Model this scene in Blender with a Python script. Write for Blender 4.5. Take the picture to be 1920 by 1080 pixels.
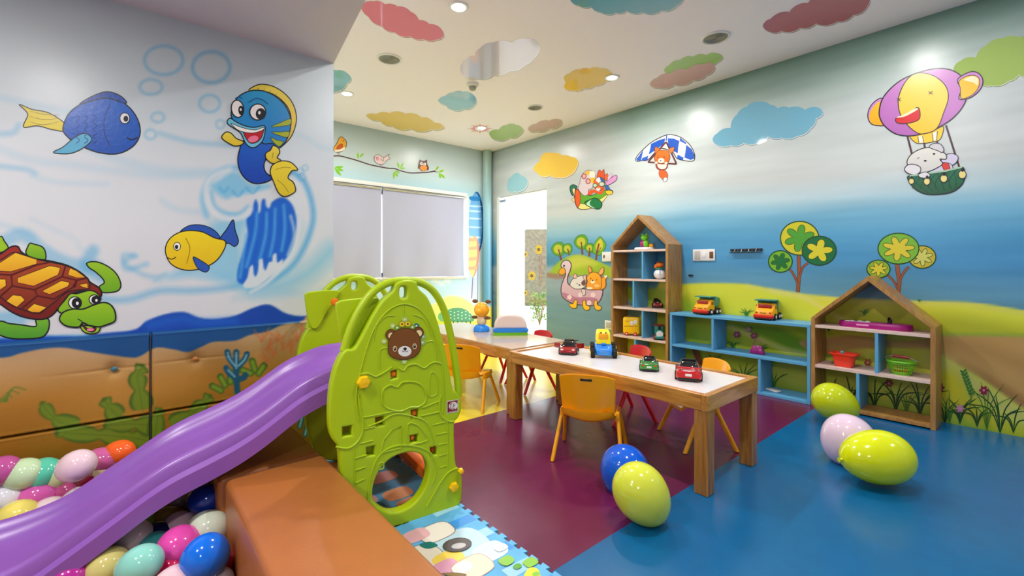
import bpy, bmesh, math, random
import numpy as np
from mathutils import Vector, Matrix
from mathutils.geometry import tessellate_polygon
random.seed(7)
for o in list(bpy.data.objects): bpy.data.objects.remove(o)
SC = bpy.context.scene
C = SC.collection

# ------------------------------------------------------------------ camera
F, HY, EYE = 846.0, 497.0, 1.05
YAW = math.atan(717 / 846)
FW = np.array([math.sin(YAW), math.cos(YAW)]); RT = np.array([math.cos(YAW), -math.sin(YAW)])
cd = bpy.data.cameras.new('camera'); cam = bpy.data.objects.new('camera', cd); C.objects.link(cam)
cam.location = (0, 0, EYE); cam.rotation_euler = (math.pi / 2, 0, -YAW)
cd.sensor_width = 36; cd.lens = 36 * F / 1920; cd.shift_y = -(540 - HY) / 1920
cd.clip_start = 0.03
SC.camera = cam
# ------------------------------------------------------------------ exposure
SC.view_settings.view_transform = 'Standard'; SC.view_settings.look = 'None'
SC.view_settings.gamma = 1; SC.view_settings.use_curve_mapping = False
SC.view_settings.exposure = 0.62
# ------------------------------------------------------------------ world: overcast daylight outside the glass door
W = bpy.data.worlds.new('world'); SC.world = W; W.use_nodes = True
W.node_tree.nodes['Background'].inputs[0].default_value = (0.95, 0.98, 1.0, 1)
W.node_tree.nodes['Background'].inputs[1].default_value = 3.5
# ------------------------------------------------------------------ room measures
XW, YB, YL, ZC, ZS = 4.15, 5.41, 2.70, 2.75, 2.234      # right wall, back wall, left mural wall, ceiling, soffit
XE = 0.914                                               # free end of the left mural wall
# ------------------------------------------------------------------ ceiling lamps (recessed downlights)
def area(loc, rot, size, power, col=(1, 1, 1), spread=math.pi, shape='DISK', portal=False):
    l = bpy.data.lights.new('lamp_or_portal', 'AREA'); l.shape = shape
    if shape == 'DISK': l.size = size
    else: l.size, l.size_y = size
    l.energy = power; l.color = col; l.spread = spread
    o = bpy.data.objects.new('lamp_or_portal', l); o.location = loc; o.rotation_euler = rot; C.objects.link(o)
    if portal: l.cycles.is_portal = True
    return o
WARM = (1.0, 0.955, 0.93)
LAMPS = [(1.65, 2.49, ZC), (3.33, 2.53, ZC), (1.64, 4.46, ZC), (3.32, 4.50, ZC), (3.33, 0.62, ZC), (1.65, 0.62, ZC),
         (-0.36, 1.25, ZS), (-1.3, -0.7, ZS), (3.33, -1.3, ZC), (-1.3, 1.25, ZS)]  # the last of the row and the two before its neighbour's end: see next
for i, (x, y, z) in enumerate(LAMPS):
    area((x, y, z - 0.022), (0, 0, 0), 0.10, [15, 14, 8, 8, 9, 16, 12, 18, 12, 17][i], WARM)  # last three entries are added, out-of-view fill lamps to brighten the room
area((XW + 0.06, 4.72, 1.03), (0, math.pi / 2, 0), (2.0, 1.0), 1, shape='RECTANGLE', portal=True)   # portal of the glass door
area((2.45, YB + 0.06, 1.45), (math.pi / 2, 0, 0), (2.3, 1.1), 1, shape='RECTANGLE', portal=True)  # portal of the back window, an unseen sampling helper that emits nothing

# ------------------------------------------------------------------ colour + materials
def lin(c):
    r = []
    for v in c[:3]:
        v = v / 255.0
        r.append(v / 12.92 if v <= 0.04045 else ((v + 0.055) / 1.055) ** 2.4)
    return tuple(r) + (1.0,)
def nlin(a):
    a = np.clip(a / 255.0, 0, 1)
    return np.where(a <= 0.04045, a / 12.92, ((a + 0.055) / 1.055) ** 2.4)
def setin(b, k, v):
    if k in b.inputs: b.inputs[k].default_value = v
def mat(name, rgb, rough=0.5, metal=0.0, coat=0.0, spec=0.5, sss=0.0, emit=None, noise=0.0, nscale=8, bump=0.0, bscale=200):
    m = bpy.data.materials.new(name); m.use_nodes = True; n = m.node_tree; b = n.nodes['Principled BSDF']
    col = lin(rgb)
    setin(b, 'Base Color', col); setin(b, 'Roughness', rough); setin(b, 'Metallic', metal); setin(b, 'Coat Weight', coat)
    setin(b, 'Coat Roughness', 0.05); setin(b, 'Specular IOR Level', spec)
    if sss: setin(b, 'Subsurface Weight', sss); setin(b, 'Subsurface Scale', 0.02); setin(b, 'Subsurface Radius', (1, 1, 1))
    if emit: setin(b, 'Emission Color', lin(emit[0])); setin(b, 'Emission Strength', emit[1])
    tc = n.nodes.new('ShaderNodeTexCoord')
    if noise:
        t = n.nodes.new('ShaderNodeTexNoise'); t.inputs['Scale'].default_value = nscale; t.inputs['Detail'].default_value = 5
        n.links.new(tc.outputs['Object'], t.inputs['Vector'])
        r = n.nodes.new('ShaderNodeMapRange'); r.inputs['To Min'].default_value = 1 - noise; r.inputs['To Max'].default_value = 1 + noise
        r.inputs['From Min'].default_value = 0.3; r.inputs['From Max'].default_value = 0.7
        n.links.new(t.outputs['Fac'], r.inputs['Value'])
        x = n.nodes.new('ShaderNodeMix'); x.data_type = 'RGBA'; x.blend_type = 'MULTIPLY'; x.inputs['Factor'].default_value = 1
        x.inputs['A'].default_value = col; n.links.new(r.outputs['Result'], x.inputs['B'])
        n.links.new(x.outputs['Result'], b.inputs['Base Color'])
    if bump:
        t = n.nodes.new('ShaderNodeTexNoise'); t.inputs['Scale'].default_value = bscale; t.inputs['Detail'].default_value = 3
        n.links.new(tc.outputs['Object'], t.inputs['Vector'])
        u = n.nodes.new('ShaderNodeBump'); u.inputs['Strength'].default_value = bump; u.inputs['Distance'].default_value = 0.004
        n.links.new(t.outputs['Fac'], u.inputs['Height']); n.links.new(u.outputs['Normal'], b.inputs['Normal'])
    return m
def paintmat(name, rough=0.35, spec=0.5, bump=0.1, bscale=60, coat=0.0):
    m = mat(name, (200, 200, 200), rough, spec=spec, bump=bump, bscale=bscale, coat=coat)
    n = m.node_tree; a = n.nodes.new('ShaderNodeAttribute'); a.attribute_name = 'Col'
    n.links.new(a.outputs['Color'], n.nodes['Principled BSDF'].inputs['Base Color'])
    return m
def woodmat(name, c1, c2, rough=0.4, scale=(2, 30, 30)):
    m = mat(name, c1, rough, coat=0.25); n = m.node_tree; b = n.nodes['Principled BSDF']
    tc = n.nodes.new('ShaderNodeTexCoord'); mp = n.nodes.new('ShaderNodeMapping'); mp.inputs['Scale'].default_value = scale
    t = n.nodes.new('ShaderNodeTexNoise'); t.inputs['Scale'].default_value = 1.6; t.inputs['Detail'].default_value = 7; t.inputs['Distortion'].default_value = 1.2
    r = n.nodes.new('ShaderNodeValToRGB'); r.color_ramp.elements[0].position = 0.32; r.color_ramp.elements[1].position = 0.68
    r.color_ramp.elements[0].color = lin(c2); r.color_ramp.elements[1].color = lin(c1)
    n.links.new(tc.outputs['Object'], mp.inputs['Vector']); n.links.new(mp.outputs['Vector'], t.inputs['Vector'])
    n.links.new(t.outputs['Fac'], r.inputs['Fac']); n.links.new(r.outputs['Color'], b.inputs['Base Color'])
    return m
M = {}
M['wallpaint'] = paintmat('mural_paint', 0.31, 0.5, 0.18, 14)
M['pad'] = paintmat('painted_vinyl_pad', 0.5, 0.3, 0.3, 300)
M['decal'] = paintmat('cartoon_paint', 0.3, 0.5, 0.1)
M['cloudfilm'] = paintmat('glossy_cloud_film', 0.05, 0.6, 0.0)
M['wood'] = woodmat('oak_wood', (206, 146, 68), (158, 98, 34), 0.35, (30, 2.2, 30))
M['woodv'] = woodmat('oak_wood_upright', (190, 132, 58), (140, 86, 28), 0.35, (30, 30, 2.2))
M['woodshelf'] = woodmat('oak_shelf_side', (184, 136, 72), (150, 104, 48), 0.5, (20, 20, 3))
M['top'] = mat('white_laminate', (226, 222, 222), 0.18, noise=0.03)
M['top2'] = mat('birch_laminate', (196, 176, 152), 0.12, noise=0.05, nscale=3)
M['shelfwhite'] = mat('whitewashed_board', (222, 196, 186), 0.45, noise=0.06, nscale=30)
M['blue'] = mat('sky_blue_board', (92, 168, 214), 0.4)
M['lime'] = mat('lime_plastic', (172, 200, 8), 0.42, spec=0.4)
M['lime2'] = mat('lime_plastic_ridge', (172, 200, 8), 0.35)
M['purple'] = mat('purple_plastic', (140, 88, 178), 0.3, spec=0.6)
M['orange_p'] = mat('orange_plastic', (246, 122, 20), 0.35)
M['yknob'] = mat('yellow_plastic_knob', (250, 200, 10), 0.3)
M['chair_y'] = mat('amber_plastic', (250, 172, 12), 0.28, spec=0.5)
M['chair_r'] = mat('red_plastic', (206, 14, 34), 0.28)
M['leather'] = mat('tan_leatherette', (172, 102, 50), 0.36, noise=0.08, nscale=5, bump=0.25, bscale=350)
M['white'] = mat('white_plastic', (232, 232, 230), 0.35)
M['black'] = mat('black_plastic', (22, 22, 24), 0.35)
M['tyre'] = mat('rubber', (26, 26, 28), 0.7)
M['glassdark'] = mat('dark_glass', (16, 18, 22), 0.05, spec=0.8)
M['silver'] = mat('silver_plastic', (200, 200, 205), 0.2, metal=0.7)
M['metal'] = mat('dark_metal', (60, 62, 66), 0.3, metal=0.8)
M['red'] = mat('glossy_red', (206, 22, 28), 0.12, coat=0.6)
M['crimson'] = mat('glossy_crimson', (150, 18, 30), 0.12, coat=0.6)
M['green'] = mat('glossy_green', (52, 150, 48), 0.12, coat=0.6)
M['tblue'] = mat('toy_blue', (28, 130, 226), 0.3)
M['tyellow'] = mat('toy_yellow', (250, 228, 20), 0.3)
M['tamber'] = mat('toy_amber', (246, 170, 24), 0.3)
M['tteal'] = mat('toy_teal', (40, 136, 124), 0.35)
M['tgreen'] = mat('toy_green', (110, 190, 30), 0.3)
M['tred'] = mat('toy_red', (210, 40, 30), 0.3)
M['magenta'] = mat('toy_magenta', (160, 20, 120), 0.25)
M['beige'] = mat('toy_beige', (226, 204, 170), 0.4)
M['brown'] = mat('toy_brown', (110, 70, 36), 0.4)
M['coral'] = mat('toy_coral', (244, 64, 40), 0.25)
M['ceil'] = mat('ceiling_paint', (250, 242, 250), 0.6)
M['soffit'] = mat('soffit_paint', (222, 222, 228), 0.55)
M['plain'] = mat('plain_wall_paint', (214, 222, 222), 0.5)
M['lampglow'] = mat('lamp_glow', (255, 250, 240), 0.5, emit=((255, 250, 240), 22))
M['vent'] = mat('vent_grille', (160, 160, 148), 0.6)
M['foliage'] = mat('foliage', (84, 120, 40), 0.6, noise=0.3, nscale=20)
M['stone'] = mat('mottled_stone', (92, 86, 66), 0.8, noise=0.35, nscale=14)
M['concrete'] = mat('pale_paving', (190, 190, 186), 0.8, noise=0.05)
def glass(name):
    m = bpy.data.materials.new(name); m.use_nodes = True; n = m.node_tree
    for q in list(n.nodes): n.nodes.remove(q)
    o = n.nodes.new('ShaderNodeOutputMaterial'); t = n.nodes.new('ShaderNodeBsdfTransparent'); g = n.nodes.new('ShaderNodeBsdfGlossy')
    g.inputs['Roughness'].default_value = 0.02; x = n.nodes.new('ShaderNodeMixShader'); x.inputs[0].default_value = 0.06
    n.links.new(t.outputs[0], x.inputs[1]); n.links.new(g.outputs[0], x.inputs[2]); n.links.new(x.outputs[0], o.inputs[0])
    return m
M['glass'] = glass('clear_glass')
def fabric(name, rgb):
    m = mat(name, rgb, 0.8); n = m.node_tree; b = n.nodes['Principled BSDF']; t = n.nodes.new('ShaderNodeBsdfTranslucent')
    t.inputs[0].default_value = lin(rgb); x = n.nodes.new('ShaderNodeMixShader'); x.inputs[0].default_value = 0.012
    o = n.nodes['Material Output']; n.links.new(b.outputs[0], x.inputs[1]); n.links.new(t.outputs[0], x.inputs[2]); n.links.new(x.outputs[0], o.inputs[0])
    return m
M['blind'] = fabric('blackout_fabric', (176, 178, 200))
def balloonmat(rgb, k):
    return mat('balloon_rubber_%s' % k, rgb, 0.12, spec=0.6, sss=0.25)

# ------------------------------------------------------------------ helpers
def tag(o, label=None, cat=None, group=None, kind=None):
    if label: o['label'] = label
    if cat: o['category'] = cat
    if group: o['group'] = group
    if kind: o['kind'] = kind
    return o
def empty(name, loc=(0, 0, 0), rz=0, label=None, cat=None, group=None):
    o = bpy.data.objects.new(name, None); C.objects.link(o); o.location = loc; o.rotation_euler = (0, 0, rz); o.empty_display_size = 0.05
    return tag(o, label, cat, group)
def link(name, me, m, parent=None, label=None, cat=None, group=None, kind=None, smooth=None):
    o = bpy.data.objects.new(name, me); C.objects.link(o)
    if m is not None and not me.materials:
        for q in (m if isinstance(m, (list, tuple)) else [m]): me.materials.append(q)
    if parent is not None: o.parent = parent
    if smooth is not None:
        me.polygons.foreach_set('use_smooth', [True] * len(me.polygons)); me.update()
        try: me.set_sharp_from_angle(angle=math.radians(smooth))
        except Exception: pass
    return tag(o, label, cat, group, kind)
def build(name, bm, m, parent=None, smooth=40, **k):
    bmesh.ops.recalc_face_normals(bm, faces=bm.faces)
    me = bpy.data.meshes.new(name); bm.to_mesh(me); bm.free()
    return link(name, me, m, parent, smooth=smooth, **k)
def box(bm, c, s, bev=0.0, rot=None, mi=0, seg=2):
    r = bmesh.ops.create_cube(bm, size=1); vs = r['verts']
    bmesh.ops.scale(bm, vec=s, verts=vs)
    fs = list({f for v in vs for f in v.link_faces})
    if bev:
        es = list({e for v in vs for e in v.link_edges})
        q = bmesh.ops.bevel(bm, geom=es, offset=bev, segments=seg, affect='EDGES', profile=0.5)
        vs = list({v for f in q['faces'] for v in f.verts} | {v for v in vs if v.is_valid})
        fs = list({f for v in vs for f in v.link_faces})
    if rot is not None: bmesh.ops.rotate(bm, cent=(0, 0, 0), matrix=rot, verts=vs)
    bmesh.ops.translate(bm, vec=c, verts=vs)
    for f in fs: f.material_index = mi
    return vs
def bx(bm, x0, x1, y0, y1, z0, z1, bev=0.0, mi=0):
    return box(bm, ((x0 + x1) / 2, (y0 + y1) / 2, (z0 + z1) / 2), (abs(x1 - x0), abs(y1 - y0), abs(z1 - z0)), bev, mi=mi)
def cyl(bm, p0, p1, r0, r1=None, n=16, mi=0, cap=True):
    r1 = r0 if r1 is None else r1
    p0, p1 = Vector(p0), Vector(p1); d = p1 - p0
    q = bmesh.ops.create_cone(bm, cap_ends=cap, segments=n, radius1=r0, radius2=r1, depth=d.length)
    vs = q['verts']; rot = d.to_track_quat('Z', 'Y').to_matrix()
    bmesh.ops.rotate(bm, cent=(0, 0, 0), matrix=rot, verts=vs); bmesh.ops.translate(bm, vec=(p0 + p1) / 2, verts=vs)
    for f in {f for v in vs for f in v.link_faces}: f.material_index = mi
    return vs
def ball(bm, c, s, n=20, mi=0, rot=None):
    q = bmesh.ops.create_uvsphere(bm, u_segments=n, v_segments=n // 2 + 2, radius=1); vs = q['verts']
    bmesh.ops.scale(bm, vec=s if hasattr(s, '__len__') else (s, s, s), verts=vs)
    if rot is not None: bmesh.ops.rotate(bm, cent=(0, 0, 0), matrix=rot, verts=vs)
    bmesh.ops.translate(bm, vec=c, verts=vs)
    for f in {f for v in vs for f in v.link_faces}: f.material_index = mi
    return vs
def tube(bm, pts, r, n=10, mi=0, closed=False):
    pts = [Vector(p) for p in pts]; N = len(pts); rings = []
    rr = r if hasattr(r, '__len__') else [r] * N
    up = None
    for i, p in enumerate(pts):
        a = pts[(i - 1) % N] if (closed or i > 0) else p; b = pts[(i + 1) % N] if (closed or i < N - 1) else p
        t = (b - a).normalized()
        if up is None:
            up = Vector((0, 0, 1)) if abs(t.z) < 0.9 else Vector((1, 0, 0))
        s = t.cross(up).normalized(); up = s.cross(t).normalized()
        rings.append([bm.verts.new(p + (s * math.cos(2 * math.pi * k / n) + up * math.sin(2 * math.pi * k / n)) * rr[i]) for k in range(n)])
    L = N if closed else N - 1
    for i in range(L):
        A, B = rings[i], rings[(i + 1) % N]
        for k in range(n):
            f = bm.faces.new((A[k], A[(k + 1) % n], B[(k + 1) % n], B[k])); f.material_index = mi
    if not closed:
        bm.faces.new(rings[0][::-1]).material_index = mi; bm.faces.new(rings[-1]).material_index = mi
def lathe(bm, prof, n=24, mi=0, c=(0, 0, 0), rot=None):
    rings = []; vs = []
    for r, z in prof:
        if r < 1e-6: rings.append([bm.verts.new((0, 0, z))])
        else: rings.append([bm.verts.new((r * math.cos(2 * math.pi * k / n), r * math.sin(2 * math.pi * k / n), z)) for k in range(n)])
        vs += rings[-1]
    for A, B in zip(rings, rings[1:]):
        for k in range(n):
            if len(A) == 1 and len(B) == 1: continue
            if len(A) == 1: q = (A[0], B[k], B[(k + 1) % n])
            elif len(B) == 1: q = (A[k], B[0], A[(k + 1) % n])
            else: q = (A[k], B[k], B[(k + 1) % n], A[(k + 1) % n])
            bm.faces.new(q).material_index = mi
    if rot is not None: bmesh.ops.rotate(bm, cent=(0, 0, 0), matrix=rot, verts=vs)
    bmesh.ops.translate(bm, vec=c, verts=vs)
    return vs
def loft(bm, secs, mi=0, cap=True):
    R = [[bm.verts.new(p) for p in s] for s in secs]; n = len(R[0])
    for A, B in zip(R, R[1:]):
        for k in range(n): bm.faces.new((A[k], A[(k + 1) % n], B[(k + 1) % n], B[k])).material_index = mi
    if cap: bm.faces.new(R[0][::-1]).material_index = mi; bm.faces.new(R[-1]).material_index = mi
def cat(pts, closed=True, n=6):
    P = [np.array(p, float) for p in pts]; N = len(P); out = []
    for i in range(N if closed else N - 1):
        p0 = P[(i - 1) % N] if (closed or i > 0) else P[i]; p1 = P[i]; p2 = P[(i + 1) % N]
        p3 = P[(i + 2) % N] if (closed or i < N - 2) else p2
        for k in range(n):
            t = k / n
            out.append(0.5 * ((2 * p1) + (-p0 + p2) * t + (2 * p0 - 5 * p1 + 4 * p2 - p3) * t * t + (-p0 + 3 * p1 - 3 * p2 + p3) * t ** 3))
    if not closed: out.append(P[-1])
    return out
def ext2d(loops, depth, bev=0.0, mtx=None, res=3):
    """flat outline with holes, extruded: local xy outline, thickness along z"""
    cu = bpy.data.curves.new('tmp', 'CURVE'); cu.dimensions = '2D'; cu.fill_mode = 'BOTH'
    cu.extrude = depth / 2 - bev; cu.bevel_depth = bev; cu.bevel_resolution = res; cu.offset = -bev
    for L in loops:
        s = cu.splines.new('POLY'); s.points.add(len(L) - 1)
        for q, p in zip(s.points, L): q.co = (p[0], p[1], 0, 1)
        s.use_cyclic_u = True
    o = bpy.data.objects.new('tmp', cu); C.objects.link(o)
    dg = bpy.context.evaluated_depsgraph_get(); me = bpy.data.meshes.new_from_object(o.evaluated_get(dg))
    bpy.data.objects.remove(o); bpy.data.curves.remove(cu)
    me.materials.clear()
    if mtx is not None: me.transform(mtx)
    return me
def copy_tree(o, parent=None):
    c = o.copy(); C.objects.link(c); c.parent = parent
    for ch in [q for q in bpy.data.objects if q.parent == o]: copy_tree(ch, c)
    return c
# view geometry: where a line of sight of the survey photograph meets a known surface
def ray(px, py):
    r = (px - 960) / F; v = FW + r * RT
    return Vector((v[0], v[1], -(py - HY) / F))
def on_x(px, py, x): d = ray(px, py); return Vector((0, 0, EYE)) + d * (x / d.x)
def on_y(px, py, y): d = ray(px, py); return Vector((0, 0, EYE)) + d * (y / d.y)
def on_z(px, py, z): d = ray(px, py); return Vector((0, 0, EYE)) + d * ((z - EYE) / d.z)
def proj_np(X, Y, Z):
    d = FW[0] * X + FW[1] * Y; r = RT[0] * X + RT[1] * Y; d = np.maximum(d, 0.05)
    return 960 + F * r / d, HY - F * (Z - EYE) / d

class Paint:
    """flat coloured shapes of a painted picture, on a wall given by fn(px, py) -> (point, outward normal)"""
    def __init__(s, fn, ox=0, oy=0, k=1.0): s.fn = fn; s.xf(ox, oy, k); s.v = []; s.f = []; s.c = []; s.layer = 1; s.step = 0.0001
    def xf(s, ox, oy, k=1.0, ky=None): s.ox, s.oy, s.k, s.ky = ox, oy, k, (ky or k); return s
    def poly(s, P, rgb, rgb2=None):
        P = [(s.ox + p[0] * s.k, s.oy + p[1] * s.ky) for p in P]
        tris = tessellate_polygon([[Vector((p[0], p[1], 0)) for p in P]])
        y0 = min(p[1] for p in P); y1 = max(p[1] for p in P); b = len(s.v)
        for p in P:
            w, n = s.fn(*p); s.v.append(w + n * (0.0004 + s.layer * s.step))
            if rgb2 is None: s.c.append(rgb)
            else:
                t = (p[1] - y0) / max(1e-6, y1 - y0); s.c.append(tuple(rgb[i] * (1 - t) + rgb2[i] * t for i in range(3)))
        for t in tris: s.f.append(tuple(b + i for i in t))
    def line(s, P, w, rgb, closed=False, taper=False, up=True):
        if up: s.layer += 1
        P = [np.array((s.ox + p[0] * s.k, s.oy + p[1] * s.ky), float) for p in P]; N = len(P); b = len(s.v)
        for i in range(N):
            a = P[(i - 1) % N] if (closed or i) else P[i]; c = P[(i + 1) % N] if (closed or i < N - 1) else P[i]
            d = c - a; L = np.linalg.norm(d); d = d / L if L > 1e-9 else np.array((1., 0)); nn = np.array((-d[1], d[0]))
            ww = w / 2 * (math.sin(math.pi * (0.08 + 0.84 * i / max(1, N - 1))) if taper else 1)
            for q in (P[i] + nn * ww, P[i] - nn * ww):
                x, n = s.fn(*q); s.v.append(x + n * (0.0004 + s.layer * s.step)); s.c.append(rgb)
        for i in range(N if closed else N - 1):
            j = (i + 1) % N; s.f.append((b + 2 * i, b + 2 * j, b + 2 * j + 1, b + 2 * i + 1))
    def blob(s, P, rgb, out=(20, 20, 25), w=1.6, rgb2=None, n=6, sharp=False):
        Q = P if sharp else cat(P, True, n)
        s.layer += 1; s.poly(Q, rgb, rgb2)
        if out: s.line(Q, w, out, True)
    def ell(s, cx, cy, rx, ry, rgb, out=None, w=1.4, a=0, n=28, rgb2=None):
        ca, sa = math.cos(math.radians(a)), math.sin(math.radians(a))
        Q = [(cx + rx * math.cos(t) * ca - ry * math.sin(t) * sa, cy + rx * math.cos(t) * sa + ry * math.sin(t) * ca) for t in [2 * math.pi * i / n for i in range(n)]]
        s.layer += 1; s.poly(Q, rgb, rgb2)
        if out: s.line(Q, w, out, True)
    def curve(s, P, w, rgb, taper=False, n=6): s.line(cat(P, False, n), w, rgb, False, taper)
    def build(s, name, parent, label=None, m=None):
        me = bpy.data.meshes.new(name)
        me.from_pydata([tuple(v) for v in s.v], [], s.f)
        a = me.color_attributes.new('Col', 'FLOAT_COLOR', 'POINT')
        col = np.ones((len(s.v), 4)); col[:, :3] = nlin(np.array(s.c, float)); a.data.foreach_set('color', col.ravel())
        return link(name, me, m or M['decal'], parent, label)
def f_right(px, py): return on_x(px, py, XW), Vector((-1, 0, 0))
def f_left(px, py): return on_y(px, py, YL), Vector((0, -1, 0))
def f_back(px, py): return on_y(px, py, YB), Vector((0, -1, 0))
def f_ceil(px, py): return on_z(px, py, ZC), Vector((0, 0, -1))

def grid_mesh(name, P, paint, m, parent=None, **k):
    """P: (nu, nv, 3) array of points; paint(px, py, P) -> rgb 0..255"""
    nu, nv = P.shape[:2]; me = bpy.data.meshes.new(name); V = P.reshape(-1, 3)
    idx = np.arange(nu * nv).reshape(nu, nv)
    Q = np.stack([idx[:-1, :-1], idx[1:, :-1], idx[1:, 1:], idx[:-1, 1:]], -1).reshape(-1, 4)
    if k.pop('keep', None) is not None: pass
    mask = k.pop('mask', None)
    if mask is not None:
        cen = V[Q].mean(1); Q = Q[mask(cen)]
    me.vertices.add(len(V)); me.vertices.foreach_set('co', V.ravel())
    me.loops.add(len(Q) * 4); me.loops.foreach_set('vertex_index', Q.ravel().astype(np.int32))
    me.polygons.add(len(Q)); me.polygons.foreach_set('loop_start', np.arange(0, len(Q) * 4, 4, dtype=np.int32))
    me.update(calc_edges=True); me.validate()
    px, py = proj_np(V[:, 0], V[:, 1], V[:, 2]); col = np.ones((len(V), 4)); col[:, :3] = nlin(paint(px, py, V))
    a = me.color_attributes.new('Col', 'FLOAT_COLOR', 'POINT'); a.data.foreach_set('color', col.ravel())
    return link(name, me, m, parent, smooth=60, **k)
def sdist(px, py, poly, closed=True):
    P = np.array(poly, float); d = np.full(px.shape, 1e9); ins = np.zeros(px.shape, bool); n = len(P)
    for i in range(n if closed else n - 1):
        a = P[i]; b = P[(i + 1) % n]; e = b - a; L = max(1e-9, e @ e)
        t = np.clip(((px - a[0]) * e[0] + (py - a[1]) * e[1]) / L, 0, 1)
        d = np.minimum(d, np.hypot(px - a[0] - t * e[0], py - a[1] - t * e[1]))
        if closed and a[1] != b[1]:
            c = ((a[1] > py) != (b[1] > py)) & (px < (b[0] - a[0]) * (py - a[1]) / (b[1] - a[1]) + a[0]); ins ^= c
    return np.where(ins, -d, d) if closed else d
class Brush:
    def __init__(s, px, py, base): s.px, s.py, s.c = px, py, base
    def mix(s, m, rgb):
        m = np.clip(m, 0, 1)[:, None]; s.c = s.c * (1 - m) + np.array(rgb, float) * m
    def fill(s, P, rgb, soft=2, op=1.0, smooth=True):
        P = cat(P, True, 5) if smooth else P
        s.mix(op * np.clip(0.5 - sdist(s.px, s.py, P) / (2 * soft), 0, 1), rgb)
    def stroke(s, P, w, rgb, soft=2, op=1.0, closed=False):
        P = cat(P, closed, 5)
        s.mix(op * np.clip(0.5 - (sdist(s.px, s.py, P + ([P[0]] if closed else []), False) - w / 2) / (2 * soft), 0, 1), rgb)
def vnoise(x, y, seed=0):
    rng = np.random.RandomState(seed); T = rng.rand(64, 64)
    xi = np.floor(x).astype(int); yi = np.floor(y).astype(int); fx = x - xi; fy = y - yi
    fx = fx * fx * (3 - 2 * fx); fy = fy * fy * (3 - 2 * fy)
    g = lambda a, b: T[a % 64, b % 64]
    return (g(xi, yi) * (1 - fx) + g(xi + 1, yi) * fx) * (1 - fy) + (g(xi, yi + 1) * (1 - fx) + g(xi + 1, yi + 1) * fx) * fy - 0.5
def ramp(t, stops):
    xs = [s[0] for s in stops]; return np.stack([np.interp(t, xs, [s[1][i] for s in stops]) for i in range(3)], -1)

# ================================================================== ROOM SHELL
X0, Y0 = -3.0, -2.6
# floor: one vinyl floor in three colour fields
def floormat(name, rgb, rough=0.2):
    m = mat(name, rgb, rough, noise=0.05, nscale=12); n = m.node_tree; b = n.nodes['Principled BSDF']
    t = n.nodes.new('ShaderNodeTexNoise'); t.inputs['Scale'].default_value = 10; t.inputs['Detail'].default_value = 3
    tc = n.nodes.new('ShaderNodeTexCoord'); n.links.new(tc.outputs['Object'], t.inputs['Vector'])
    r = n.nodes.new('ShaderNodeMapRange'); r.inputs['To Min'].default_value = rough; r.inputs['To Max'].default_value = rough + 0.08
    n.links.new(t.outputs['Fac'], r.inputs['Value']); n.links.new(r.outputs['Result'], b.inputs['Roughness'])
    return m
M['fl_blue'] = floormat('floor_blue', (0, 96, 150)); M['fl_pur'] = floormat('floor_maroon', (100, 22, 66)); M['fl_yel'] = floormat('floor_yellow', (240, 220, 50))
bm = bmesh.new()
def fquad(x0, x1, y0, y1, mi, z=0.0):
    f = bm.faces.new([bm.verts.new(p) for p in ((x0, y0, z), (x1, y0, z), (x1, y1, z), (x0, y1, z))]); f.material_index = mi
fquad(X0, XW + 0.12, Y0, 1.09, 0); fquad(X0, XW + 0.12, 1.09, 2.53, 1); fquad(X0, XW + 0.12, 2.53, YB + 0.12, 2)
for z, (x0, x1, y0, y1) in enumerate([(X0, XW + 0.12, Y0, YB + 0.12)]): fquad(x0, x1, y0, y1, 0, -0.05)
build('floor', bm, [M['fl_blue'], M['fl_pur'], M['fl_yel']], smooth=None, kind='structure')

# main ceiling and lower soffit
bm = bmesh.new(); bx(bm, X0, XW + 0.12, Y0, YB + 0.12, ZC, ZC + 0.06)
ceiling = build('ceiling', bm, M['ceil'], smooth=None, kind='structure')
bm = bmesh.new()
xe2 = XE - 0.148 * (YL - Y0)
pts = [(X0, YL), (XE, YL), (xe2, Y0), (X0, Y0)]
lo = [bm.verts.new((x, y, ZS)) for x, y in pts]; hi = [bm.verts.new((x, y, ZC)) for x, y in pts]
bm.faces.new(lo); bm.faces.new(hi[::-1])
for i in range(4): bm.faces.new((lo[i], lo[(i + 1) % 4], hi[(i + 1) % 4], hi[i]))
build('trim_1', bm, M['soffit'], smooth=None, kind='structure', label='lowered grey soffit over the ball pit corner')

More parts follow.
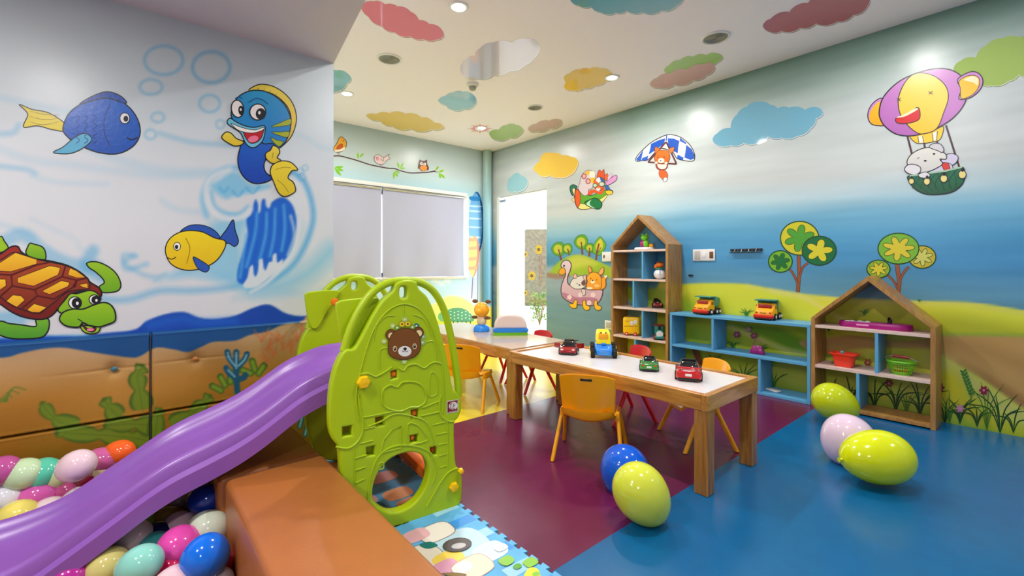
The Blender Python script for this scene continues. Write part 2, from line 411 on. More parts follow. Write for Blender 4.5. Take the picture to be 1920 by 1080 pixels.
# ------------------------------------------------------------------ left mural wall
FEA = 1.6
def paint_left(px, py, V):
    z = V[:, 2]; x = V[:, 0]
    n1 = vnoise(x * 2.2 + 5, z * 3.1, 1); n2 = vnoise(x * 6, z * 8, 2)
    c = ramp(z, [(0.0, (205, 208, 208)), (1.0, (216, 220, 222)), (1.5, (216, 222, 226)), (1.75, (208, 220, 224)), (2.2, (204, 216, 218))])
    c = c + (n1 * 10 + n2 * 4)[:, None]
    B = Brush(px, py, c); SK = (70, 165, 215); LB = (150, 200, 222)
    # drifting strokes of light blue water
    for P, w, o in [([(-60, 260), (0, 280), (60, 300), (140, 310), (230, 322), (300, 330), (390, 326)], 16, .30),
                    ([(-20, 178), (40, 192), (110, 207), (150, 212)], 12, .45), ([(-40, 250), (20, 250), (35, 235)], 8, .5),
                    ([(-40, 312), (0, 312), (50, 318), (66, 325)], 6, .55), ([(60, 330), (110, 342), (200, 345)], 8, .4),
                    ([(300, 250), (340, 262), (370, 268), (440, 272)], 6, .5), ([(150, 270), (230, 302), (320, 322), (400, 322)], 18, .35),
                    ([(0, 420), (30, 430), (60, 445)], 9, .45), ([(60, 410), (100, 430), (140, 448), (150, 465), (178, 478)], 6, .35),
                    ([(303, 376), (330, 392), (380, 398)], 10, .40), ([(540, 250), (570, 256), (600, 275), (626, 280)], 6, .4),
                    ([(-20, 470), (40, 440), (80, 470), (130, 495), (180, 500)], 26, .5), ([(190, 560), (240, 562), (300, 545), (360, 545), (420, 540), (470, 530)], 12, .6),
                    ([(40, 600), (-10, 596), (60, 590)], 20, .6), ([(190, 520), (160, 500), (175, 470)], 22, .55), ([(250, 480), (232, 492), (240, 505), (275, 495)], 6, .6),
                    ([(255, 480), (232, 478), (235, 495), (262, 512), (290, 520), (310, 515), (290, 525)], 5, .6), ([(300, 525), (340, 512), (380, 520), (430, 518)], 12, .45),
                    ([(440, 560), (520, 548), (580, 552), (640, 540)], 14, .35)]:
        B.stroke(P, w, SK if o > .45 else LB, 6, o * .8)
    B.fill([(395, 420), (450, 405), (475, 430), (470, 540), (420, 530), (370, 515), (320, 520), (360, 490)], (90, 185, 225), 12, .55)
    for cx, cy, rx, ry, w in [(307, 113, 36, 27, 6), (396, 126, 35, 29, 7), (283, 163, 21, 14, 5), (393, 194, 19, 16, 5), (296, 220, 12, 9, 4), (282, 252, 10, 9, 4), (413, 233, 8, 8, 3),
                              (562, 322, 7, 6, 2), (572, 315, 5, 5, 2), (566, 332, 7, 7, 2)]:
        B.stroke([(cx + rx * math.cos(t * math.pi / 6 + .3), cy + ry * math.sin(t * math.pi / 6 + .3)) for t in range(12)], w, (110, 182, 220), 3, .6, True)
    # breaking wave
    B.fill([(470, 530), (450, 470), (462, 420), (500, 385), (555, 400), (580, 440), (560, 500), (520, 525)], (200, 216, 222), 8, .9)
    B.stroke([(388, 405), (380, 370), (395, 335), (430, 315), (480, 320)], 10, (90, 180, 225), 5, .6)
    B.stroke([(535, 318), (570, 340), (587, 395), (580, 440), (555, 490), (520, 520), (470, 545)], 9, (70, 165, 220), 5, .75)
    B.stroke([(620, 470), (580, 510), (530, 535), (480, 540)], 30, (90, 185, 225), 16, .5)
    B.fill([(395, 350), (410, 338), (440, 322), (470, 345), (500, 345), (505, 352), (470, 362), (440, 368), (420, 372)], (100, 185, 225), 5, .7)
    B.stroke([(396, 360), (402, 385), (420, 398), (445, 402), (465, 388)], 7, (90, 180, 225), 4, .6)
    B.fill([(462, 412), (470, 402), (474, 388), (479, 374), (484, 384), (484, 398), (488, 396), (491, 376), (497, 374), (499, 386), (505, 390), (511, 378), (530, 370), (548, 384), (556, 415), (553, 450), (544, 476), (530, 492), (516, 506), (500, 524), (480, 534), (462, 534), (446, 528), (446, 505), (456, 470), (464, 440)], (18, 98, 205), 2.2)
    for P in ([(482, 400), (478, 440), (462, 500)], [(500, 400), (498, 440), (486, 490)], [(516, 392), (514, 440), (506, 480)], [(532, 385), (534, 430), (528, 470)], [(462, 440), (450, 520)]):
        B.stroke(P, 5, (95, 180, 232), 3, .75)
    B.fill([(456, 534), (464, 520), (468, 502), (474, 498), (476, 514), (480, 518), (484, 506), (486, 488), (492, 486), (494, 500), (498, 506), (504, 492), (510, 490), (512, 478), (518, 476), (520, 492), (530, 486), (526, 500), (500, 524), (480, 538), (462, 540)], (212, 222, 226), 1.8)
    B.stroke([(470, 548), (500, 530), (528, 502), (548, 474), (558, 440), (562, 400), (550, 368), (528, 352)], 7, (214, 224, 228), 3, .9)
    B.stroke([(430, 318), (400, 330), (386, 352), (392, 385), (412, 406), (440, 410), (462, 402), (470, 392)], 9, (216, 224, 228), 4, .9)
    for P in ([(412, 352), (420, 360), (428, 352)], [(436, 358), (446, 368), (456, 358)], [(462, 352), (474, 362), (486, 350)]): B.stroke(P, 4, (70, 165, 220), 2.5, .6)
    B.stroke([(545, 405), (552, 440), (540, 478)], 5, (200, 216, 224), 3, .8)
    # dark blue sea and the sand
    B.fill([(-200, 632), (0, 634), (80, 630), (150, 630), (200, 624), (252, 618), (275, 602), (310, 589), (345, 585), (372, 595), (400, 598), (440, 592), (475, 577), (505, 571), (538, 588), (575, 592), (640, 578), (700, 700), (300, 760), (-200, 760)], (14, 70, 170), 2)
    B.stroke([(280, 610), (340, 598), (380, 605), (440, 602)], 14, (20, 110, 210), 8, .5)
    B.stroke([(-100, 632), (0, 634), (80, 631), (170, 629)], 4, (40, 140, 210), 3, .6)
    pad = z < 0.740
    d = np.where(pad, 1.0, 0.0)
    B.mix(d * 0.62, (28, 84, 112))
    sand = [(-300, 690), (-100, 668), (0, 671), (40, 662), (80, 654), (120, 652), (170, 660), (240, 670), (262, 668), (292, 652), (325, 655), (352, 660), (378, 650), (400, 641), (440, 639), (468, 628), (500, 622), (530, 609), (560, 606), (640, 612), (760, 1300), (-300, 1300)]
    sm = np.clip(0.5 - sdist(px, py, cat(sand)) / 4, 0, 1)
    sc = ramp(z, [(0.0, (104, 78, 10)), (0.3, (144, 98, 14)), (0.5, (172, 120, 44)), (0.66, (184, 150, 104)), (0.75, (186, 156, 122))]) + (vnoise(x * 3, z * 5, 4) * 28 + n2 * 10)[:, None]
    B.c = B.c * (1 - sm[:, None]) + sc * sm[:, None]
    # seaweed, corals (soft brush)
    G, GD = (112, 134, 30), (66, 96, 24)
    def leafy(P, w, lob=6, sc2=1.0):
        Q = np.array(cat(P, False, 10)); n_ = len(Q); L_, R_ = [], []
        for i in range(n_):
            t = i / (n_ - 1); dd = Q[min(n_ - 1, i + 1)] - Q[max(0, i - 1)]; dd = dd / max(1e-6, np.hypot(*dd)); nn = np.array((-dd[1], dd[0]))
            hw = w * (.42 + .62 * abs(math.sin(math.pi * lob * t * .5 + .4)) ** .8) * (1.0 - .45 * t); L_.append(Q[i] + nn * hw + dd * hw * .2); R_.append(Q[i] - nn * hw + dd * hw * .2)
        out = L_ + [Q[-1] + dd * w * .35] + R_[::-1]
        B.fill(out, GD, 2, .95, smooth=False); cen = Q.mean(0)
        inn = [Q[i] + (L_[i] - Q[i]) * .72 for i in range(n_)] + [Q[-1]] + [Q[i] + (R_[i] - Q[i]) * .72 for i in range(n_ - 1, -1, -1)]
        B.fill(inn, G, 2.5, .9, smooth=False); B.stroke([tuple(q) for q in Q[::4]], 2, (78, 108, 28), 1.2, .7); return
        Q = cat(P, False, 4)
        B.stroke(P, w, GD, 1.6, .9); 
        for i in range(1, lob + 1):
            q = Q[int(len(Q) * i / (lob + 1))]; q2 = Q[min(len(Q) - 1, int(len(Q) * i / (lob + 1)) + 1)]; dd = q2 - q; dd = dd / max(1e-6, np.hypot(*dd)); nn = np.array((-dd[1], dd[0]))
            L = w * (1.05 + .3 * math.sin(i * 2.3)) * sc2
            for sg in (-1, 1): B.stroke([tuple(q), tuple(q + nn * sg * L * .8 + dd * L * .35)], w * .55, GD, 1.6, .9)
        B.stroke(P, w * .7, G, 2, .9)
        for i in range(1, lob + 1):
            q = Q[int(len(Q) * i / (lob + 1))]; q2 = Q[min(len(Q) - 1, int(len(Q) * i / (lob + 1)) + 1)]; dd = q2 - q; dd = dd / max(1e-6, np.hypot(*dd)); nn = np.array((-dd[1], dd[0]))
            L = w * (1.05 + .3 * math.sin(i * 2.3)) * sc2
            for sg in (-1, 1): B.stroke([tuple(q), tuple(q + nn * sg * L * .8 + dd * L * .35)], w * .36, G, 2, .85)
    leafy([(268, 770), (262, 735), (258, 705), (266, 690)], 24, 5); leafy([(225, 785), (206, 765), (197, 752)], 22, 3)
    leafy([(150, 800), (110, 790), (88, 770), (80, 758)], 20, 4); leafy([(300, 830), (240, 820), (180, 815), (110, 812)], 26, 6)
    leafy([(290, 800), (250, 795), (200, 798)], 22, 4); leafy([(320, 800), (370, 768), (392, 745)], 20, 5); leafy([(290, 820), (296, 780), (300, 770)], 18, 3)
    for k in range(7): B.stroke([(12, 752), (25 - k * 6, 742 + (k - 3) * 5), (48 - k * 13, 752 + (k - 3) * 7)], 3, (90, 120, 40), 1.5, .8)
    for cx, cy, a in ((422, 722, -.5), (414, 732, -1.1), (432, 716, 0), (478, 694, -.3), (470, 700, -1.2), (485, 700, .6)):
        B.stroke([(cx, cy), (cx + 18 * math.sin(a), cy - 18 * math.cos(a))], 13, (70, 100, 30), 1.5); B.stroke([(cx, cy), (cx + 16 * math.sin(a), cy - 16 * math.cos(a))], 7, (120, 150, 40), 2)
    for P in ([(445, 735), (443, 700), (443, 660)], [(443, 690), (430, 672), (426, 660)], [(445, 688), (458, 675), (463, 664)], [(445, 712), (430, 700), (424, 690)], [(446, 712), (457, 708), (460, 703)]):
        B.stroke(P, 11, (24, 84, 112), 1.5)
    for P in ([(443, 690), (443, 662)], [(441, 686), (430, 672), (427, 662)], [(447, 686), (458, 675), (462, 666)], [(440, 706), (428, 694)]):
        B.stroke(P, 4, (130, 180, 196), 1.2, .8)
    rng = np.random.RandomState(3)
    for cx, cy in ((500, 680), (512, 668), (530, 655), (545, 660), (556, 640), (578, 650), (600, 640), (500, 655), (490, 640), (520, 640), (575, 630)):
        for k in range(6):
            a = -1.57 + rng.uniform(-.9, .9); L = rng.uniform(12, 30)
            B.stroke([(cx, cy), (cx + L * .5 * math.cos(a) + 2, cy + L * .5 * math.sin(a)), (cx + L * math.cos(a), cy + L * math.sin(a))], 3, (200, 112, 62), 1.5, .5)
    for cx, cy in ((566, 772), (575, 790), (562, 800), (572, 815), (586, 805)):
        B.stroke([(cx, cy), (cx + 5, cy - 20)], 9, (24, 90, 110), 1.5); B.stroke([(cx, cy), (cx + 4, cy - 16)], 3, (130, 190, 190), 1.2)
    return B.c
def plane_grid(u0, u1, v0, v1, st, f):
    nu = max(2, int(round((u1 - u0) / st)) + 1); nv = max(2, int(round((v1 - v0) / st)) + 1)
    U, Vv = np.meshgrid(np.linspace(u0, u1, nu), np.linspace(v0, v1, nv), indexing='ij')
    return f(U, Vv)
P = plane_grid(-1.6, XE, 0.728, ZS, 0.0068, lambda u, v: np.stack([u, np.full_like(u, YL), v], -1))
wl = grid_mesh('wall_left', P, paint_left, M['wallpaint'], kind='structure', label='white and blue undersea mural wall beside the ball pit')
bm = bmesh.new()
bx(bm, X0, XE, YL + 0.001, YL + 0.12, 0, ZC); bx(bm, XE - 0.12, XE - 0.0005, YL + 0.12, YB, 0, ZC); bx(bm, X0, -1.6, YL - 0.01, YL + 0.01, 0.0, ZS)
build('wall_left', bm, M['plain'], smooth=None, kind='structure')

# padded panels below the mural (two columns, two rows in view)
def pad_panel(x0, x1, z0, z1, buttons, label):
    def f(u, v):
        a = np.minimum(np.minimum(u - x0, x1 - u), np.minimum(v - z0, z1 - v)).clip(0)
        q_ = np.clip(a / 0.014, 0, 1); puff = 0.018 + 0.016 * np.sqrt(q_) * (2 - q_)
        puff = puff + 0.005 * vnoise(u * 5, v * 6, 9)
        for bxx, bz in buttons:
            r = np.hypot(u - bxx, v - bz); puff = puff - 0.018 * np.exp(-(r / 0.03) ** 2) - 0.006 * np.exp(-(r / 0.09) ** 2)
            puff = puff - 0.004 * np.exp(-((v - bz) / 0.006) ** 2) * np.exp(-((u - bxx) / 0.16) ** 2)
        puff = np.where(a <= 1e-6, 0.0, puff)
        return np.stack([u, YL - puff, v], -1)
    o = grid_mesh('wall_pad', plane_grid(x0, x1, z0, z1, 0.0042, f), paint_left, M['pad'], label=label, cat='wall padding', group='painted wall pads round the ball pit')
    for bxx, bz in buttons:
        bm = bmesh.new(); ball(bm, (bxx, YL - 0.026, bz), (0.013, 0.006, 0.011), 14)
        build('button', bm, mat('pad_button', (60, 110, 120) if bxx < 0 else (170, 110, 50), 0.5), o)
    return o
pad_panel(-0.74, 0.0725, 0.3655, 0.738, [(-0.052, 0.588)], 'upper left painted wall pad with blue sea and a sunken button')
pad_panel(0.0765, XE - 0.002, 0.3655, 0.738, [(0.244, 0.593)], 'upper right painted wall pad with blue cactus coral')
pad_panel(-0.74, 0.0725, 0.004, 0.3615, [], 'lower left ochre wall pad with green weed behind the balloons')
pad_panel(0.0765, XE - 0.002, 0.004, 0.3615, [], 'lower right ochre wall pad with leafy weed, behind the slide')

pad_panel(-1.55, -0.744, 0.3655, 0.738, [], 'upper wall pad left of the picture edge, blue sea over sand')
pad_panel(-1.55, -0.744, 0.004, 0.3615, [], 'lower wall pad left of the picture edge, plain ochre sand')

# painted creatures of the left wall
K = (16, 18, 26)
p = Paint(f_left)          # plain blue fish (generic)
p.blob([(122, 232), (92, 212), (60, 205), (36, 196), (52, 214), (44, 238), (70, 236), (98, 243), (124, 246)], (232, 212, 60), K, 2)
for a in (208, 218, 228): p.curve([(112, 222 + (a - 218) * .6), (80, a + 6), (56, a)], 1.2, (150, 130, 40), True)
p.blob([(118, 240), (130, 212), (158, 192), (195, 184), (230, 192), (254, 216), (263, 246), (252, 272), (222, 288), (185, 286), (148, 272), (126, 256)], (28, 104, 206), K, 2.2, rgb2=(16, 80, 176))
p.blob([(150, 196), (170, 182), (200, 172), (226, 180), (236, 194), (196, 184)], (24, 82, 178), K, 1.8)
p.blob([(160, 250), (140, 258), (118, 276), (100, 286), (130, 288), (155, 278), (172, 262)], (90, 180, 214), K, 1.8)
p.curve([(206, 196), (196, 220), (196, 250), (208, 276)], 1.8, (12, 50, 130))
for i in range(3):
    for j in range(4): p.curve([(142 + i * 16, 215 + j * 14), (149 + i * 16, 221 + j * 14), (142 + i * 16, 227 + j * 14)], 1.3, (14, 66, 160))
p.ell(234, 222, 9, 10, (240, 240, 240), K, 1.5); p.ell(236, 223, 4.5, 5.5, K)
p.curve([(258, 258), (246, 262), (238, 258)], 1.8, K)
p.build('blue_fish_mural', wl, 'painted deep blue fish with a yellow tail, at the upper left')
p = Paint(f_left)          # plain yellow fish (generic)
p.blob([(412, 448), (425, 430), (437, 412), (441, 432), (447, 452), (440, 462), (428, 456), (414, 460)], (40, 84, 176), K, 1.8)
p.blob([(340, 440), (352, 424), (378, 422), (402, 432), (408, 448)], (40, 84, 176), K, 1.6)
p.blob([(310, 470), (318, 448), (342, 434), (376, 434), (402, 446), (422, 452), (420, 468), (404, 490), (376, 504), (345, 506), (320, 494)], (240, 214, 26), K, 2, rgb2=(226, 186, 10))
p.blob([(362, 482), (376, 488), (392, 500), (386, 510), (370, 502)], (40, 84, 176), K, 1.5)
p.curve([(348, 446), (356, 466), (350, 494)], 1.5, (160, 120, 10)); p.ell(332, 462, 6.5, 7.5, (245, 245, 245), K, 1.4); p.ell(331, 463, 3.2, 4, K); p.curve([(312, 482), (322, 486), (330, 482)], 1.6, K)
p.build('yellow_fish_mural', wl, 'painted yellow fish with blue fins under the wave')
p = Paint(f_left, 400, 150, 0.213)   # grinning blue sea horse fish
Y1, Y2 = (236, 214, 70), (220, 190, 40)
p.blob([(315, 95), (370, 50), (440, 38), (540, 62), (640, 130), (705, 220), (732, 330), (715, 430), (670, 520), (580, 600), (660, 480), (685, 360), (660, 250), (580, 160), (470, 105)], Y1, K, 2, rgb2=(226, 186, 60))
for a in range(9):
    t = a / 8; x = 400 + 290 * math.sin(t * 1.5); y = 70 + 360 * (1 - math.cos(t * 1.5)) * .95
    p.line([(x, y), (x - 26 * math.cos(t * 1.5) * .3 - 12, y + 30 * (1 - t))], .9, (120, 100, 30))
p.blob([(260, 540), (235, 600), (215, 700), (235, 800), (290, 875), (370, 912), (460, 900), (520, 870), (548, 845), (500, 842), (460, 810), (445, 750), (470, 680), (500, 620), (560, 590), (540, 500), (400, 480)], (22, 100, 200), K, 2.2, rgb2=(10, 62, 170))
p.blob([(160, 330), (175, 220), (230, 140), (330, 95), (450, 100), (560, 155), (640, 240), (680, 350), (670, 460), (630, 550), (570, 600), (520, 560), (440, 560), (380, 500), (250, 420)], (30, 150, 200), K, 2.2, rgb2=(14, 118, 200))
for P in ([(510, 412), (580, 380), (676, 342), (676, 392), (600, 408)], [(512, 460), (580, 458), (668, 456), (650, 505), (580, 490)], [(505, 505), (560, 530), (615, 545), (580, 585), (530, 550)]): p.blob(P, (168, 176, 26), (30, 80, 60), 1.2)
p.blob([(122, 360), (150, 338), (200, 370), (280, 405), (360, 418), (448, 404), (452, 470), (430, 540), (370, 592), (320, 590), (280, 550), (240, 470), (180, 425), (130, 392)], (110, 192, 220), K, 2)
p.blob([(265, 455), (350, 462), (438, 420), (430, 490), (395, 540), (345, 558), (305, 540)], (190, 20, 34), K, 1.4)
p.ell(350, 520, 46, 28, (240, 120, 150), None, a=-15)
p.blob([(155, 382), (210, 405), (290, 430), (370, 440), (440, 418), (436, 440), (360, 466), (280, 462), (205, 435)], (244, 240, 232), K, 1.2)
p.ell(212, 255, 54, 76, (240, 232, 228), K, 2.2, a=-8); p.ell(244, 270, 25, 42, K, a=-5); p.ell(240, 262, 8, 12, (240, 240, 240))
p.ell(390, 283, 70, 70, (240, 232, 228), K, 2.2); p.ell(416, 300, 44, 50, K); p.ell(404, 290, 11, 15, (240, 240, 240))
p.curve([(190, 165), (225, 150), (255, 170)], 1.6, (10, 80, 130)); p.curve([(310, 200), (370, 165), (430, 175), (480, 215)], 1.6, (10, 80, 130))
p.blob([(75, 495), (110, 460), (155, 470), (200, 515), (265, 545), (240, 575), (180, 580), (120, 550), (80, 520)], Y1, K, 2, rgb2=Y2)
p.blob([(525, 580), (570, 600), (582, 640), (560, 685), (588, 705), (560, 738), (505, 730), (462, 690), (462, 645), (500, 620)], Y1, K, 2, rgb2=Y2)
p.blob([(500, 800), (520, 750), (590, 715), (670, 722), (720, 760), (738, 795), (690, 800), (655, 862), (700, 900), (722, 972), (680, 1010), (620, 1026), (570, 990), (530, 900), (505, 840)], (238, 214, 50), K, 2, rgb2=(216, 190, 30))
p.curve([(545, 790), (620, 770), (680, 775)], 1, (150, 130, 30)); p.curve([(560, 880), (620, 930), (660, 990)], 1, (150, 130, 30)); p.curve([(525, 640), (520, 690)], 1, (150, 130, 30))
p.build('grinning_fish_mural', wl, 'painted grinning blue fish with yellow crest and tail fins')
p = Paint(f_left, 0, 430, 0.1945)    # sea turtle
G1, G2 = (150, 196, 30), (104, 168, 24)
p.blob([(-60, 110), (10, 68), (40, 110), (80, 185), (0, 225), (-60, 230)], G1, K, 2.4)
p.blob([(250, 215), (265, 175), (290, 135), (335, 145), (400, 165), (435, 210), (435, 290), (330, 290), (265, 250)], G1, K, 2.4, rgb2=G2)
p.blob([(835, 330), (880, 312), (960, 320), (1060, 370), (1130, 440), (1165, 530), (1140, 590), (1050, 610), (965, 600), (960, 550), (1005, 515), (985, 470), (920, 410), (860, 370)], G1, K, 2.4, rgb2=G2)
p.blob([(-60, 900), (20, 885), (80, 905), (200, 920), (345, 935), (350, 870), (460, 862), (475, 930), (450, 1000), (380, 1045), (150, 1055), (0, 1020), (-60, 960)], (118, 180, 40), K, 2.6, rgb2=(70, 150, 40))
p.blob([(-80, 260), (0, 240), (100, 172), (170, 165), (215, 225), (330, 280), (480, 305), (640, 345), (760, 405), (840, 470), (870, 510), (950, 560), (980, 610), (960, 650), (860, 600), (760, 600), (660, 640), (580, 740), (500, 830), (400, 868), (250, 850), (120, 800), (0, 720), (-80, 690)], (158, 38, 22), K, 3, rgb2=(110, 20, 14))
p.blob([(-80, 330), (20, 290), (150, 222), (340, 285), (500, 320), (650, 355), (780, 420), (850, 490), (860, 570), (740, 585), (640, 610), (540, 690), (450, 760), (370, 812), (240, 780), (120, 735), (0, 650), (-80, 620)], (176, 74, 26), K, 2, rgb2=(120, 36, 20))
YS, YT = (240, 196, 40), (226, 160, 24)
for P in ([(-60, 340), (0, 320), (150, 224), (355, 290), (352, 335), (110, 408), (-60, 400)], [(172, 465), (480, 350), (582, 370), (560, 440), (325, 548), (172, 515)], [(675, 372), (740, 400), (822, 462), (745, 470), (655, 440)],
          [(412, 590), (590, 495), (672, 512), (655, 552), (480, 628), (418, 605)], [(765, 532), (842, 520), (850, 568), (800, 560)], [(-60, 480), (55, 480), (60, 545), (-10, 592), (-60, 590)],
          [(62, 690), (125, 632), (205, 640), (240, 682), (165, 750), (110, 722)], [(262, 775), (330, 716), (450, 752), (380, 802), (310, 800)]): p.blob(P, YS, (90, 20, 14), 1.4, rgb2=YT, sharp=True)
for P in ([(-60, 430), (110, 440), (360, 340), (480, 318)], [(110, 440), (118, 545), (10, 640)], [(118, 545), (335, 580), (600, 455), (740, 490), (830, 470)], [(600, 455), (632, 350)], [(740, 490), (700, 560), (520, 670), (360, 640), (335, 580)], [(360, 640), (210, 760)], [(740, 490), (720, 560)]):
    p.line(P, 2.6, (84, 12, 16))
p.blob([(560, 770), (620, 690), (680, 620), (740, 620), (860, 590), (930, 610), (970, 660), (960, 690), (880, 800), (700, 820), (600, 810)], G1, K, 2.4, rgb2=(120, 176, 28))
p.ell(724, 708, 62, 58, (238, 240, 235), K, 2, a=10); p.ell(738, 710, 46, 50, K); p.ell(746, 712, 14, 16, (240, 240, 240))
p.ell(912, 678, 52, 46, (238, 240, 235), K, 2, a=10); p.ell(922, 680, 40, 40, K); p.ell(930, 684, 12, 13, (240, 240, 240))
p.blob([(790, 930), (800, 980), (860, 1005), (930, 998), (960, 970), (950, 935)], (150, 196, 40), K, 2.2)
p.blob([(760, 880), (800, 920), (850, 955), (920, 945), (922, 970), (890, 990), (840, 975), (800, 935)], (130, 16, 40), K, 1.6); p.ell(872, 966, 34, 14, (236, 130, 160), None, a=-4)
p.blob([(575, 860), (610, 800), (700, 768), (800, 768), (900, 730), (1000, 704), (1070, 730), (1110, 800), (1108, 880), (1040, 915), (960, 938), (870, 930), (800, 900), (760, 940), (660, 935), (600, 905)], G1, K, 2.8, rgb2=(110, 172, 20))
p.curve([(750, 862), (780, 880), (830, 915), (960, 940)], 1.8, K)
p.build('sea_turtle_mural', wl, 'painted green sea turtle with an amber patched brown shell')

# ------------------------------------------------------------------ back wall with the window
def paint_back(px, py, V):
    z = V[:, 2]; x = V[:, 0]
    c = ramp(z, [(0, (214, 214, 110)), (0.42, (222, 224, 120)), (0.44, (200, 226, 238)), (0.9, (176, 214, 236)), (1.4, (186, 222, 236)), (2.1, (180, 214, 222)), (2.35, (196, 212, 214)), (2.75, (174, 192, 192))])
    c = c + (vnoise(x * 3, z * 9, 5) * 8)[:, None]
    B = Brush(px, py, c)
    B.fill([(760, 640), (790, 590), (830, 560), (850, 555), (875, 562), (910, 588), (960, 600), (960, 640)], (250, 232, 130), 2)
    B.fill([(700, 640), (760, 605), (830, 600), (900, 603), (960, 600), (960, 700), (700, 700)], (206, 216, 60), 2)
    for q in ((812, 526), (824, 530), (836, 526)): B.stroke([q, (q[0] + 6, q[1] + 2)], 8, (226, 238, 244), 3, .8)
    return B.c
WX0, WX1, WZ0, WZ1 = 1.35, 3.66, 0.90, 2.0
hole = lambda c: ~((c[:, 0] > WX0) & (c[:, 0] < WX1) & (c[:, 2] > WZ0) & (c[:, 2] < WZ1))
P = plane_grid(XE, XW, 0, ZC, 0.016, lambda u, v: np.stack([u, np.full_like(u, YB), v], -1))
wb = grid_mesh('wall_back', P, paint_back, M['wallpaint'], kind='structure', mask=hole, label='pale blue back wall with the covered window')
bm = bmesh.new()
bx(bm, XE, WX0, YB + 0.002, YB + 0.12, 0, ZC); bx(bm, WX1, XW + .12, YB + 0.002, YB + 0.12, 0, ZC); bx(bm, WX0, WX1, YB + 0.002, YB + 0.12, 0, WZ0); bx(bm, WX0, WX1, YB + 0.002, YB + 0.12, WZ1, ZC)
build('wall_back', bm, M['plain'], smooth=None, kind='structure')
win = empty('window_1', (2.5, YB, WZ0)); tag(win, kind='structure', label='wide window behind two pale roller blinds')
def child(o, parent):
    o.parent = parent; o.matrix_parent_inverse = Matrix.Translation(-Vector(parent.location)); return o
bm = bmesh.new()
for a in ((WX0, WX0 + .05, WZ0, WZ1), (WX1 - .05, WX1, WZ0, WZ1), (WX0, WX1, WZ0, WZ0 + .05), (WX0, WX1, WZ1 - .05, WZ1), (2.44, 2.49, WZ0, WZ1)): bx(bm, a[0], a[1], YB + .03, YB + .08, a[2], a[3])
child(build('window_frame', bm, M['white'], smooth=None), win)
bm = bmesh.new(); bx(bm, WX0 + .05, WX1 - .05, YB + .05, YB + .056, WZ0 + .05, WZ1 - .05); child(build('glass_pane', bm, M['glass'], smooth=None), win)
bm = bmesh.new(); bx(bm, WX0 - .04, WX1 + 0.02, YB - .022, YB + 0.03, WZ0 - .045, WZ0 - .012, .004); child(build('window_sill', bm, M['white'], smooth=None), win)
bm = bmesh.new(); bx(bm, WX1 + 0.005, WX1 + .075, YB - .035, YB, WZ0 - .04, WZ1 + .05, .006); child(build('window_post', bm, M['white'], smooth=None), win)
for x0, x1, lab in ((1.42, 2.405, 'left pale grey roller blind, partly hidden behind the mural wall'), (2.425, 3.64, 'right pale grey roller blind beside the painted paddles')):
    t = empty('roller_blind', ((x0 + x1) / 2, YB - .09, 2.0), 0, lab, 'blind', 'roller blinds over the back window')
    bm = bmesh.new(); n = 60; g = []
    for i in range(n + 1):
        for j in range(26):
            u = i / n; v = j / 25
            g.append(bm.verts.new((x0 + (x1 - x0) * u, YB - .035 + .010 * math.sin(u * 17 + v * 3) * v + .007 * math.sin(u * 9 - v * 4 + 1) * v, 2.0 - 1.11 * v)))
    for i in range(n):
        for j in range(25): bm.faces.new((g[i * 26 + j], g[(i + 1) * 26 + j], g[(i + 1) * 26 + j + 1], g[i * 26 + j + 1]))
    child(build('blind_cloth', bm, M['blind'], smooth=80), t)
    bm = bmesh.new(); cyl(bm, (x0, YB - .04, 2.015), (x1, YB - .04, 2.015), .02); child(build('roller_tube', bm, M['silver']), t)
    bm = bmesh.new(); bx(bm, x0, x1, YB - .045, YB - .025, .875, .895, .004); child(build('bottom_bar', bm, M['white']), t)
bm = bmesh.new(); bx(bm, 1.38, 3.68, YB - .08, YB - .001, 2.04, 2.075, .004); bx(bm, 1.38, 3.68, YB - .08, YB - .07, 2.03, 2.04)
tag(build('blind_rail', bm, M['white'], smooth=None), 'long white head rail above the two roller blinds', 'rail')
# corner pipe boxing
def paint_pipe(px, py, V):
    return ramp(V[:, 2], [(0, (210, 190, 60)), (.42, (196, 186, 70)), (.46, (96, 158, 196)), (1.2, (110, 172, 206)), (1.9, (150, 196, 208)), (2.75, (160, 184, 172))])
th = np.linspace(-.2, math.pi + .35, 24)
U, Vv = np.meshgrid(np.arange(24), np.linspace(0, ZC, 60), indexing='ij')
P = np.stack([4.055 - .07 * np.cos(th)[U], YB - .055 - .062 * np.sin(th)[U], Vv], -1)
grid_mesh('trim_2', P, paint_pipe, M['wallpaint'], kind='structure', label='round blue painted pipe standing in the far corner')

